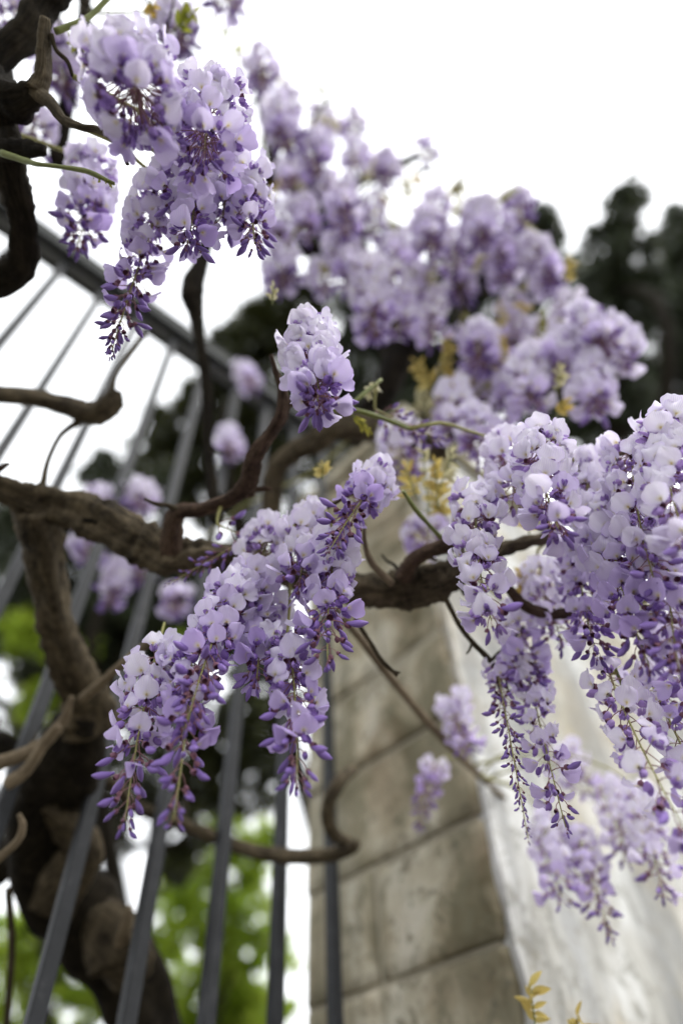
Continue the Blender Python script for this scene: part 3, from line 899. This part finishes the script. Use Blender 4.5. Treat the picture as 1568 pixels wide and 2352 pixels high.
for k, (ln, h, w, a0, a1, pk) in enumerate(((.0145, .0058, .0047, -8, 26, .55), (.0130, .0052, .0044, -14, 18, .6), (.0155, .0062, .0046, 0, 34, .6), (.0118, .0050, .0042, -4, 16, .5))):
    p_ = pod_geo(ln, h, w, a0, a1, 8, 8, LP * .8 + .0016, 0, pk, .16)
    budM.append(mesh('bud_petal', p_[0], p_[1], M['bud'], uvs=p_[2]))
    p2 = pod_geo(ln, h, w, a0, a1, 5, 6, LP * .8 + .0016, 0, pk, .16)
    st = stalk_geo(LP * .8, 4, 1, .0005, True, .9)
    V, F, UV, mi = join([(*p2, 0), (st[0], st[1], st[2], [1 + q for q in st[3]])])
    budFarM.append(mesh('bud', V, F, [M['bud'], M['pedicel'], M['calyx']], uvs=UV, midx=mi))
V, F, UV, mi = stalk_geo(LP * .8, csize=.95)
budStalkM = mesh('bud', V, F, [M['pedicel'], M['calyx']], uvs=UV, midx=mi)

RGROUP = 'wisteria flower clusters hanging from the vine'
RN = [0]
REPORT = []
def raceme(base, tip, L, label, n=60, open_=.72, near=True, pale=.0, scale=1.0, bend=.12, wide=1.0, start=.02, lead=.045, age=1.0, budmin=.45, droop=0, dens_p=1.45, ped=True, long_stalk=False):
    """a hanging cluster: base (picture x, y, depth), tip (picture x, y), L = drop in metres"""
    RN[0] += 1
    rnd = random.Random(RN[0] * 101 + 7)
    B = P(*base)
    r = ray(*tip)
    t = (B.z - L - EYE.z) / r.z
    T = EYE + r * t
    ax = T - B
    tilt = math.degrees(ax.angle(Vector((0, 0, -1))))
    REPORT.append((RN[0], label[:40], round(t, 3), round(ax.length, 3), round(tilt)))
    side = ax.cross(Vector((rnd.uniform(-1, 1), rnd.uniform(-1, 1), .2))).normalized()
    hz = Vector((T.x - B.x, T.y - B.y, 0))
    sag = (side * rnd.uniform(.3, 1) * bend * .35 + hz.normalized() * bend * (.5 if hz.length > .01 else 0)) * ax.length
    def pos(s): return B + ax * s + sag * (4 * s * (1 - s)) * .5
    root = empty('wisteria_raceme', B)
    tag(root, label, 'flower cluster', RGROUP)
    q = []
    lead_dir = (-ax.normalized() * .3 + Vector((0, 0, .3)) + CF * 1.0 + side * .2).normalized()
    node = min(NODES, key=lambda nd: (nd[0] - B).length - nd[1] + (.25 if nd[0].z < B.z - .02 else 0))
    dist = (node[0] - B).length
    if dist < .55 and ped:
        for k in (1.0, .72, .42, .18):
            p_ = B + (node[0] - B) * k + Vector((0, 0, 1)) * (.16 * dist * math.sin(math.pi * k)) + side * (.06 * dist * math.sin(2 * math.pi * k))
            q.append((*p_, (.0013 + .0012 * k) * scale))
    else:
        for k in (1.0, .5): q.append((*(B + lead_dir * lead * k * k + (-ax.normalized()) * lead * .12 * k), .0013 * scale))
    ns = 9
    for k in range(ns + 1):
        s_ = k / ns
        q.append((*pos(s_), (.0013 - .0008 * s_) * scale))
    V, F, UV = tube_geo(catmull(q, 2), 6 if near else 5)
    into(link('rachis', mesh('rachis', V, F, M['rachis'], uvs=UV)), root)
    ga = rnd.uniform(0, 6.28)
    for i in range(n):
        s_ = start + (1 - start) * (max(0.0, i + rnd.uniform(-.3, .3)) / (n - 1)) ** dens_p
        s_ = min(max(s_, 0), 1)
        ga += 2.39996 + rnd.uniform(-.35, .35)
        c = pos(s_)
        d = (pos(min(s_ + .03, 1.0)) - pos(max(s_ - .03, 0))).normalized()
        x = d.cross(Vector((.31, .52, .8)))
        if x.length < .05: x = d.cross(Vector((1, 0, 0)))
        x.normalize(); y = d.cross(x)
        rad = x * math.cos(ga) + y * math.sin(ga)
        is_open = s_ < open_ + rnd.uniform(-.10, .10)
        young = max(0.0, (s_ - open_) / max(1e-3, 1 - open_))
        if is_open:
            e = math.radians(20 + 20 * (s_ / max(open_, .2)) + rnd.uniform(-20, 20) + droop)
            k = scale * rnd.uniform(.92, 1.12) * (1 - .10 * s_ / max(open_, .2))
        else:
            e = math.radians(28 + 30 * young + rnd.uniform(-20, 20) + droop * .5)
            k = scale * (1.18 + (budmin - 1.18) * young ** 1.5) * rnd.uniform(.88, 1.12)
        X = rad * math.cos(e) + d * math.sin(e)
        X = (X + Vector((0, 0, -.10 + rnd.uniform(-.12, .12))) + Vector((rnd.uniform(-.12, .12), rnd.uniform(-.12, .12), 0))).normalized()
        upv = (-d * .55 + Vector((0, 0, .6)))
        Y = upv.cross(X)
        if Y.length < .02: Y = Vector((1, 0, 0)).cross(X)
        Y.normalize(); Z = X.cross(Y)
        roll = rnd.gauss(0, .35)
        Y, Z = Y * math.cos(roll) + Z * math.sin(roll), Z * math.cos(roll) - Y * math.sin(roll)
        kx = k * wide
        o_loc = c - B
        Mx = Matrix(((X.x * kx, Y.x * k, Z.x * k, o_loc.x), (X.y * kx, Y.y * k, Z.y * k, o_loc.y), (X.z * kx, Y.z * k, Z.z * k, o_loc.z), (0, 0, 0, 1)))
        a_open = min(1, max(0, (.0 + .70 * (s_ / max(open_, .2)) ** 1.6) * age + rnd.gauss(.02, .17) - pale))
        if is_open:
            col = (a_open, 0, 0, 1)
            kind = rnd.choice((0, 1, 2, 3, 5, 6, 7, 8)) if s_ < open_ * .8 else rnd.choice((0, 2, 4, 7, 9, 9))
            if near:
                f = link('flower', stalkLongM if long_stalk else stalkM, root); f.matrix_local = Mx
                b = link('banner_petal', bannerM[kind], f); b.color = col
                b.rotation_euler = (rnd.gauss(0, .14), rnd.gauss(0, .12), rnd.gauss(0, .12)); b.scale = (rnd.uniform(.92, 1.06), rnd.uniform(.84, 1.08), rnd.uniform(.88, 1.06))
                kp = link('keel_petal', keelM[rnd.randrange(3)], f); kp.color = (min(1, .10 + 1.1 * a_open + rnd.uniform(-.1, .35)), 0, 0, 1)
                kp.rotation_euler = (rnd.gauss(0, .15), rnd.gauss(.05, .12), rnd.gauss(0, .12)); kp.scale = (.92, .92, .92)
                if long_stalk: b.location.x = kp.location.x = LP * .75
            else:
                f = link('flower', flowerFarM[kind], root); f.matrix_local = Mx; f.color = col
        else:
            col = (min(1, max(0, .15 + .8 * young + rnd.gauss(0, .15))) * min(1, age + .2), 0, 0, 1)
            kb = rnd.randrange(4)
            if near:
                f = link('bud', budStalkM, root); f.matrix_local = Mx
                b = link('bud_petal', budM[kb], f); b.color = col
                b.rotation_euler = (rnd.gauss(0, .3), rnd.gauss(.06, .1), rnd.gauss(0, .1))
            else:
                f = link('bud', budFarM[kb], root); f.matrix_local = Mx; f.color = col
    return root

# ---- clusters near the lens: upper left
raceme((292, 165, .49), (312, 235), .055, 'round pale cluster at the upper left seen straight from below, stalks fanned like a wheel', n=100, open_=1.1, scale=1.02, lead=.03, pale=.1, long_stalk=True)
raceme((488, 225, .56), (470, 345), .10, 'open cluster right of the pale wheel, a fan of pink stalks in its middle', n=100, open_=.95, scale=.92, pale=.0, long_stalk=True)
raceme((385, 420, .62), (255, 812), .15, 'long cluster at the upper left tapering to tiny dark buds above the rail', n=95, open_=.55, budmin=.3, dens_p=1.15)
raceme((565, 400, .61), (585, 560), .10, 'cluster with plump violet buds splayed to the right at the upper left group', n=60, open_=.6, scale=.95)
raceme((455, 400, .60), (430, 560), .10, 'pale cluster filling the middle of the upper left group', n=60, open_=.8)
raceme((205, 375, .72), (178, 560), .13, 'soft lilac cluster behind the green shoot at the left of the upper left group', n=76, open_=.65, scale=1.12)
raceme((425, 335, .63), (412, 455), .09, 'pale cluster under the round pale wheel, above the long tapering one', n=60, open_=.95, pale=.05)
raceme((525, 370, .64), (512, 505), .09, 'pale cluster tucked under the pink stalk fan', n=60, open_=.85)
# ---- middle
raceme((700, 760, .585), (728, 930), .115, 'dense white topped cluster alone in the middle, violet buds below', n=120, open_=.84, pale=.25, scale=1.0, dens_p=1.2)
raceme((872, 1095, .615), (758, 1262), .10, 'bent cluster with slim violet buds along a yellow green stem, right of centre', n=66, open_=.42, scale=.95, age=1.5, dens_p=1.7)
raceme((770, 1255, .60), (752, 1515), .13, 'cluster hanging in front of the thick arm, one long bud at its lower right', n=70, open_=.66, age=1.4, dens_p=1.7)
raceme((620, 1235, .66), (575, 1400), .10, 'pale cluster at the top of the big middle group, under the spur', n=60, open_=.95, pale=.15)
raceme((700, 1190, .645), (690, 1330), .09, 'pale cluster tucked between the spur and the bent violet cluster', n=54, open_=.95, pale=.12)
raceme((555, 1340, .60), (432, 1655), .16, 'full cluster at the centre of the big group with a yellow stem among violet buds', n=78, open_=.62, age=1.5, dens_p=1.7)
raceme((440, 1480, .57), (398, 1885), .165, 'lowest cluster of the big middle group, stem tip curling over a fence bar', n=70, ped=False, open_=.5, age=1.5, dens_p=1.7, budmin=.45)
raceme((360, 1500, .575), (288, 1885), .145, 'leftmost cluster of the big middle group with white petals on its outer side', n=58, ped=False, open_=.6, budmin=.55)
raceme((660, 1460, .565), (682, 1795), .14, 'cluster with round lilac petals and spread buds over the fence bars', n=66, open_=.60, age=1.05, budmin=.6)
raceme((610, 1390, .62), (590, 1560), .10, 'lilac cluster deep inside the big middle group', n=54, open_=.85, age=1.6, dens_p=1.5)
raceme((545, 1250, .635), (385, 1342), .02, 'small sideways spray of tiny dark buds pointing left over the thick arm', n=26, open_=-.2, scale=.62, budmin=.3, dens_p=1.0)
# ---- right
raceme((1238, 1000, .585), (1282, 1215), .125, 'white cluster at the top left of the right group with one hanging violet bud', n=80, open_=.85, pale=.28, age=.75)
raceme((1095, 1140, .61), (1128, 1425), .15, 'white cluster at the left of the right group ending in three dark buds', n=74, open_=.9, pale=.3, age=.75)
raceme((1450, 1010, .60), (1500, 1330), .16, 'white cluster on the crest of the right group', n=80, open_=.9, pale=.3, age=.75)
raceme((1535, 960, .56), (1580, 1240), .15, 'topmost white cluster at the right side of the photo', n=74, open_=1.0, pale=.3, age=.75)
raceme((1395, 1160, .60), (1490, 1530), .175, 'broad cluster low in the right group fringed with dark violet buds', n=92, open_=.7, age=1.1)
raceme((1330, 1240, .66), (1370, 1500), .13, 'shaded lilac cluster behind the broad one of the right group', n=70, open_=.8)
raceme((1535, 1210, .56), (1560, 1545), .15, 'shaded cluster with a pale bud and a dark stem at the right side', n=74, open_=.7, age=1.1)
raceme((1345, 1060, .66), (1385, 1290), .13, 'white cluster between the two crests of the right group', n=70, open_=.95, pale=.28, age=.75)
raceme((1165, 1010, .66), (1190, 1150), .09, 'blurred white cluster behind the left crest of the right group', n=54, open_=1.0, pale=.2, near=False)
raceme((1240, 1310, .74), (1290, 1470), .11, 'blurred grey white cluster under the brown branch of the right group', n=56, open_=.85, pale=.1, near=False)
raceme((1180, 1400, .74), (1215, 1560), .11, 'blurred grey lilac cluster below the small brown branch, above the long twin sprays', n=50, open_=.8, near=False)
raceme((1570, 1420, .60), (1610, 1660), .12, 'lilac cluster cut off by the right side under the group', n=50, open_=.75)
# ---- thin hanging sprays against the white wall
raceme((1140, 1530, .66), (1212, 1925), .19, 'long thin spray of small dark curled buds on the bare twig', n=84, open_=.12, scale=.66, budmin=.3, dens_p=1.1)
raceme((1205, 1520, .68), (1298, 1900), .18, 'long spray beside the thin budding one, grey lilac petals and violet tips', n=56, open_=.75, scale=.85)
raceme((1400, 1550, .60), (1568, 1900), .17, 'loose spray of grey white petals on a green stem at the right', n=44, open_=.95, scale=1.0, pale=.2)
raceme((1490, 1560, .62), (1640, 1880), .16, 'loose grey white spray cut off by the right side', n=44, open_=.95, pale=.2)
# ---- clusters close to the wall, out of focus
raceme((1250, 1890, .92), (1288, 2065), .12, 'blurred pink lilac cluster hanging just off the plaster', n=46, open_=.9, near=False)
raceme((1325, 1920, .90), (1402, 2150), .14, 'longest blurred cluster hanging low against the plaster, violet at its end', n=60, open_=.6, near=False)
raceme((1400, 1800, .93), (1440, 1980), .12, 'faint blurred lilac cluster on the plaster, left of the widest one', n=46, open_=.8, near=False, pale=.35)
raceme((1470, 1820, .86), (1520, 2050), .13, 'widest blurred pale cluster on the plaster at the right', n=54, open_=.8, near=False, pale=.35)
raceme((1300, 1720, .98), (1330, 1810), .07, 'smallest faint cluster on the plaster behind the thin sprays', n=34, open_=.9, near=False, pale=.2)
raceme((1035, 1600, .95), (1075, 1720), .085, 'blurred violet cluster hanging at the white corner of the wall', n=46, open_=.75, near=False)
raceme((1000, 1750, 1.0), (962, 1905), .085, 'single violet tuft hanging in front of the stone end of the wall', n=48, open_=.35, near=False, scale=.85, age=4)
# ---- blurred clusters of the vine over the wall
far = [
 (840, 610, 1.05, 860, 770, .16, 80, .75, 'largest blurred cluster above and right of the white topped one'),
 (780, 540, 1.12, 800, 650, .13, 56, .8, 'blurred pale cluster resting on top of the largest blurred one'),
 (900, 640, 1.1, 920, 760, .13, 50, .8, 'blurred pale cluster touching the right of the largest blurred one'),
 (640, 590, 1.1, 650, 650, .08, 54, .7, 'blurred lilac cluster between the upper left group and the white topped one'),
 (770, 420, 1.1, 795, 540, .16, 60, .5, 'blurred deep violet cluster against the dark limb at the top of the vine'),
 (715, 320, 1.15, 730, 410, .12, 64, .6, 'blurred grey violet cluster on the crest, right of the pink stalk fan'),
 (640, 255, 1.15, 655, 330, .10, 56, .7, 'blurred grey lilac cluster on the slope just right of the upper left group'),
 (598, 140, 1.2, 602, 200, .09, 40, .5, 'small grey blurred spray standing alone against the sky at the top'),
 (810, 275, 1.5, 812, 310, .06, 26, .4, 'small round grey violet tuft alone on the crest against the sky'),
 (885, 365, 1.35, 885, 410, .07, 44, .7, 'blurred violet rosette with a light centre on the crest of the vine'),
 (975, 340, 1.5, 985, 360, .05, 22, .3, 'small dark violet tuft at the right end of the crest'),
 (985, 505, 1.12, 990, 570, .09, 56, .75, 'blurred round cluster with a dark violet middle, right of the crest gap'),
 (905, 560, 1.25, 915, 610, .09, 40, .8, 'blurred pale cluster left of the round dark centred one'),
 (1100, 480, 1.15, 1110, 550, .10, 64, .8, 'blurred broad pale cluster right of the round dark centred one'),
 (1185, 455, 1.25, 1200, 510, .08, 46, .4, 'blurred violet cluster highest at the right end of the vine slope'),
 (1210, 560, 1.2, 1260, 640, .10, 60, .8, 'blurred wide cluster in front of the dark broad tree'),
 (1150, 590, 1.3, 1160, 640, .08, 40, .8, 'blurred pale cluster beside the wide one before the dark tree'),
 (1060, 620, 1.3, 1060, 690, .09, 44, .5, 'blurred violet cluster hanging over the dark arm'),
 (1100, 770, 1.05, 1110, 840, .10, 60, .6, 'blurred violet domed cluster among the yellow leaves'),
 (1340, 735, 1.0, 1390, 790, .09, 66, .95, 'blurred white domed cluster highest above the right group'),
 (1420, 770, 1.02, 1430, 820, .06, 40, .95, 'blurred white cluster at the right shoulder of the domed white one'),
 (1290, 800, 1.0, 1290, 850, .07, 44, .7, 'blurred lilac cluster under the domed white one'),
 (1215, 830, .98, 1220, 920, .10, 56, .9, 'blurred grey cluster left of the pale bud sprig'),
 (1350, 850, .95, 1370, 920, .09, 60, .95, 'blurred pale cluster just behind the crest of the right group'),
 (1045, 905, .98, 1045, 980, .08, 40, .95, 'blurred white cluster over the yellow leaves left of the right group'),
 (1100, 970, .92, 1105, 1040, .08, 44, .7, 'blurred lilac cluster left of the first crest of the right group'),
 (920, 1000, .9, 930, 1090, .08, 34, .6, 'blurred faint lilac cluster beside the yellow leaf sprig in the middle'),
 (965, 1215, .95, 985, 1245, .05, 24, .6, 'small blurred lilac tuft under the yellow sprig near the stone'),
 # through the fence
 (555, 850, 1.9, 580, 890, .14, 50, .8, 'blurred lilac cluster under the top rail behind the fence'),
 (520, 1000, 1.7, 530, 1050, .12, 44, .7, 'blurred lilac cluster behind the bars left of the reddish spur'),
 (232, 1140, 1.35, 232, 1165, .07, 34, .8, 'round blurred lilac cluster left above the thick arm behind the bars'),
 (325, 1120, 1.35, 325, 1165, .07, 34, .7, 'round blurred lilac cluster right above the thick arm behind the bars'),
 (195, 1235, 1.3, 205, 1290, .08, 36, .6, 'blurred violet cluster left below the thick arm behind the bars'),
 (280, 1300, 1.35, 250, 1390, .12, 56, .7, 'widest blurred lilac cluster below the thick arm behind the bars'),
 (340, 1270, 1.4, 320, 1340, .10, 44, .5, 'blurred violet cluster under the bend of the thick arm behind the bars'),
 (405, 1370, 1.3, 400, 1400, .06, 30, .5, 'blurred violet cluster behind the small sideways bud spray'),
 # upper left, behind
 (395, 40, .95, 415, 105, .08, 56, .5, 'blurred violet cluster hanging from the top behind the pale wheel'),
 (520, -25, 1.0, 522, 5, .05, 30, .5, 'blurred violet tip hanging in from the top of the photo'),
 (40, 15, .9, 45, 60, .06, 36, .5, 'blurred violet cluster behind the dark limb in the top left corner'),
 (100, 70, .95, 108, 110, .06, 34, .6, 'blurred lilac cluster behind the broken stub'),
 (140, 150, .95, 145, 190, .06, 34, .6, 'blurred lilac cluster left of the pale wheel'),
 (70, 265, .9, 78, 300, .05, 34, .7, 'blurred grey lilac cluster between two dark limbs at the left'),
]
for (x, y, z, tx, ty, L, n, op, lab) in far:
    raceme((x, y, z), (tx, ty), L, lab, n=int(n * 1.15), open_=op, near=False, pale=.14 if op < .65 else .24, scale=1.3)
frnd = random.Random(77)
FILL = [
 (690, 470, 1.2, 'below the dark limb, right of the upper left group'),
 (850, 470, 1.3, 'left under the violet rosette on the crest'),
 (960, 620, 1.2, 'under the round dark centred one'),
 (1030, 540, 1.2, 'between the round dark centred one and the broad pale one'),
 (1150, 520, 1.2, 'under the highest violet one at the right end of the slope'),
 (1260, 610, 1.25, 'at the right tip of the slope before the dark tree'),
 (1000, 690, 1.15, 'upper left of the violet domed one'),
 (730, 620, 1.3, 'just left of the largest blurred one'),
 (660, 380, 1.3, 'on top of the dark limb'),
 (1180, 690, 1.2, 'under the wide one before the dark tree'),
 (1300, 690, 1.15, 'just above the domed white one'),
 (1250, 760, 1.1, 'touching the left of the domed white one'),
 (1160, 870, 1.05, 'right below the violet domed one'),
 (1080, 860, 1.1, 'straight below the violet domed one'),
 (950, 700, 1.25, 'lower right of the largest blurred one'),
 (620, 480, 1.3, 'close to the right edge of the upper left group'),
 (1000, 450, 1.4, 'on the crest above the round dark centred one'),
 (890, 560, 1.3, 'above the right half of the largest blurred one'),
 (1110, 560, 1.35, 'half hidden behind the broad pale one'),
 (820, 340, 1.4, 'below the round tuft on the crest'),
 (740, 260, 1.5, 'on the sky line left of the round tuft'),
 (660, 210, 1.5, 'on the sky line beside the small grey spray'),
]
for (x, y, z, lab) in FILL:
    raceme((x, y, z), (x + frnd.uniform(-5, 25), y + frnd.uniform(60, 110) / z), frnd.uniform(.09, .14), 'blurred lilac cluster ' + lab, n=46, open_=frnd.uniform(.55, .95), near=False, pale=frnd.uniform(-.05, .35), scale=1.2)
# a young raceme of scattered buds on the green stem
raceme((862, 940, .70), (1010, 1010), .03, 'young spray of scattered narrow violet buds above the yellow leaves', n=24, open_=-.2, scale=.85, budmin=.55, dens_p=1.0)
raceme((500, 1205, .66), (545, 1225), .012, 'few plump violet buds at the top left of the big middle group', n=7, open_=-.2, scale=.95, budmin=.8, dens_p=1.0)


# ------------------------------------------------------------------ young leaf sprigs
def leaflet_geo(L, w, fold, curl):
    V, F, UV = [], [], []
    n = 5
    for i in range(n + 1):
        t = i / n
        hw = w * .5 * math.sin(math.pi * min(1, .05 + .95 * t ** .8)) ** .8
        z = curl * L * t * t
        V += [(L * t, hw, z + fold * hw), (L * t, 0, z), (L * t, -hw, z + fold * hw)]
        UV += [(0, t), (.5, t), (1, t)]
    for i in range(n):
        a = 3 * i
        F += [(a, a + 3, a + 4, a + 1), (a + 1, a + 4, a + 5, a + 2)]
    return V, F, UV
leafletM = {}
for mk in ('young', 'young_pale', 'young_green'):
    leafletM[mk] = []
    for k, (w, fo, cu) in enumerate(((.36, .5, -.25), (.30, .9, .15), (.42, .3, -.5))):
        V, F, UV = leaflet_geo(1.0, w, fo, cu)
        leafletM[mk].append(mesh('leaflet', V, F, M[mk], uvs=UV))
SN = [0]
def sprig(base, tip, label, mk='young', pairs=5, size=.022, spread=55, sag=.0):
    SN[0] += 1
    rnd = random.Random(SN[0] * 13 + 5)
    B = P(*base); T = P(*tip)
    root = empty('young_leaf_sprig', B)
    tag(root, label, 'leaves', 'young leaf sprigs on the vine')
    ax = T - B
    d = ax.normalized()
    up = Vector((0, 0, 1))
    side = d.cross(up).normalized() if abs(d.z) < .98 else Vector((1, 0, 0))
    nrm = side.cross(d)
    def pos(s): return B + ax * s + nrm * (sag * ax.length * 4 * s * (1 - s))
    q = [(*pos(k / 6), .0010 - .0005 * k / 6) for k in range(7)]
    V, F, UV = tube_geo(q, 6)
    into(link('stem', mesh('stem', V, F, M['green_stem'], uvs=UV)), root)
    pairs += 2 if size < .03 else 3
    for i in range(pairs * 2 + 1):
        s = .25 + .75 * (i // 2) / pairs
        sgn = 1 if i % 2 else -1
        an = math.radians(spread + rnd.uniform(-18, 18))
        if i == pairs * 2: an, sgn = 0, 1
        X = d * math.cos(an) + side * sgn * math.sin(an) + Vector((rnd.uniform(-.45, .45), rnd.uniform(-.45, .45), rnd.uniform(-.9, .15)))
        X.normalize()
        Y = (nrm + Vector((rnd.uniform(-.5, .5), rnd.uniform(-.5, .5), 0))).cross(X).normalized()
        Z = X.cross(Y)
        k = size * (.75 if size < .03 else .44) * rnd.uniform(.6, 1.3) * (1 - .35 * s)
        c = pos(min(s, 1)) - B
        o = link('leaflet', leafletM[mk][rnd.randrange(3)], root)
        o.matrix_local = Matrix(((X.x * k, Y.x * k, Z.x * k, c.x), (X.y * k, Y.y * k, Z.y * k, c.y), (X.z * k, Y.z * k, Z.z * k, c.z), (0, 0, 0, 1)))
    return root
sprig((1278, 905, .80), (1284, 840, .80), 'pale yellow green bud sprig upright between blurred clusters above the right group', 'young_pale', 5, .022, 40)
sprig((1275, 960, .78), (1296, 920, .78), 'yellow leaf sprig on top of the left crest of the right group', 'young', 4, .022, 50)
sprig((985, 1180, .74), (962, 960, .76), 'long sprig with pale leaves at the top left of the yellow middle patch', 'young_pale', 5, .03, 40)
sprig((1005, 1170, .74), (1000, 1060, .74), 'bright yellow sprig in the middle of the yellow patch beside the white cluster', 'young', 6, .029, 50)
sprig((960, 1150, .74), (930, 1075, .74), 'yellow sprig close to the bent violet cluster', 'young', 4, .028, 50)
sprig((1010, 1120, .72), (1040, 1035, .74), 'pale sprig leaning right at the top of the yellow patch', 'young_pale', 5, .026, 45)
sprig((1030, 1200, .80), (990, 1130, .80), 'golden sprig low in the yellow patch beside the white cluster', 'young', 6, .029, 50)
sprig((950, 1110, .84), (905, 1040, .84), 'pale tan sprig at the left of the yellow patch', 'young_pale', 6, .034, 50)
sprig((1060, 900, 1.05), (1020, 850, 1.05), 'blurred golden sprig low under the violet domed cluster', 'young', 6, .045, 50)
sprig((1180, 900, 1.0), (1120, 880, 1.0), 'blurred tan sprig between the domed violet and the grey cluster', 'young_pale', 6, .045, 50)
sprig((970, 960, .95), (1010, 920, .95), 'blurred pale sprig above the yellow patch', 'young_pale', 6, .045, 50)
sprig((1000, 900, 1.0), (955, 830, 1.0), 'blurred golden leaf sprig left of the violet domed cluster', 'young', 5, .05, 50)
sprig((1010, 860, 1.0), (1030, 780, 1.0), 'blurred golden leaf sprig touching the violet domed cluster', 'young', 5, .045, 50)
sprig((1060, 880, 1.0), (1090, 850, 1.0), 'blurred yellow sprig under the violet domed cluster', 'young', 5, .04, 50)
sprig((930, 950, 1.0), (985, 905, 1.0), 'blurred pale tan sprig beside the curved brown arm', 'young_pale', 6, .05, 55)
sprig((1150, 770, 1.1), (1150, 705, 1.1), 'blurred golden sprig above the violet domed cluster', 'young', 4, .045, 50)
sprig((1240, 800, 1.05), (1242, 715, 1.05), 'blurred pale green sprig upright left of the domed white cluster', 'young_green', 5, .035, 40)
sprig((940, 470, 1.3), (935, 410, 1.3), 'blurred pale sprig on the crest below the violet rosette', 'young_pale', 5, .05, 50)
sprig((1020, 450, 1.3), (1060, 420, 1.3), 'blurred tan sprig on the crest left of the highest right violet cluster', 'young_pale', 5, .05, 50)
sprig((900, 450, 1.3), (870, 480, 1.3), 'blurred yellow sprig at the gap under the violet rosette', 'young', 5, .05, 50)
sprig((730, 640, 1.2), (760, 590, 1.2), 'blurred pale sprig left of the largest blurred cluster', 'young_pale', 5, .05, 50)
sprig((1070, 620, 1.2), (1110, 590, 1.2), 'blurred tan sprig between the wide clusters on the slope', 'young_pale', 5, .05, 50)
sprig((640, 350, 1.25), (665, 320, 1.25), 'blurred pale sprig close to the right of the pink stalk fan', 'young_pale', 6, .05, 55)
sprig((625, 700, .66), (628, 655, .66), 'small pale bud sprig at the top left of the white topped cluster', 'young_pale', 4, .012, 35)
sprig((875, 872, .69), (840, 905, .68), 'pale leaf sprig on the green shoot right of the white topped cluster', 'young_pale', 5, .018, 50)
sprig((800, 945, .66), (850, 990, .66), 'pale green sprig hanging from the green shoot', 'young_green', 5, .016, 40)
sprig((740, 1100, .68), (742, 1068, .68), 'small yellow sprig left of the bent violet cluster', 'young', 4, .016, 45)
sprig((1215, 1230, .72), (1208, 1170, .72), 'yellow sprig glimpsed in the hollow below the left crest of the right group', 'young', 5, .03, 50)
sprig((1205, 1390, .72), (1200, 1310, .72), 'narrow yellow sprig behind the dark buds at the left of the right group', 'young', 4, .026, 40)
sprig((1260, 1340, .74), (1290, 1290, .74), 'green yellow sprig behind the grey white cluster of the right group', 'young_green', 4, .022, 45)
sprig((1230, 2370, .66), (1218, 2265, .68), 'bronze yellow leaves rising at the bottom in front of the plaster', 'young', 3, .058, 28)
sprig((1330, 2400, .68), (1325, 2335, .68), 'tips of bronze leaves at the bottom right of the other bronze sprig', 'young', 2, .055, 30)
sprig((345, 0, .72), (352, 28, .72), 'golden leaves at the top above the pale wheel', 'young', 4, .024, 55)
sprig((400, 70, .74), (445, 25, .74), 'pale green sprig right above the pale wheel', 'young_green', 5, .022, 55)
sprig((560, 150, 1.0), (500, 50, 1.0), 'thin sprig of a few small leaves against the white sky', 'young_green', 4, .022, 60)
sprig((205, 75, .66), (178, 100, .66), 'pale leaf at the left of the pale wheel', 'young_green', 2, .04, 40)
sprig((195, 395, .575), (262, 424, .565), 'green closed bracts at the end of the green shoot', 'young_green', 5, .014, 25)
srnd = random.Random(31)
for (x, y, z, lab) in FILL:
    an = srnd.uniform(0, 6.28)
    x += srnd.uniform(-35, 35); y += srnd.uniform(-45, -5); z -= .06
    sprig((x, y, z), (x + 60 * math.cos(an), y - 40 - 30 * math.sin(an), z), 'pale young leaves ' + lab, srnd.choice(('young_pale', 'young_pale', 'young', 'young_green')), 5, .036, 50)


for r_ in REPORT: print('RACEME', *r_)
print('objects', len(bpy.data.objects))
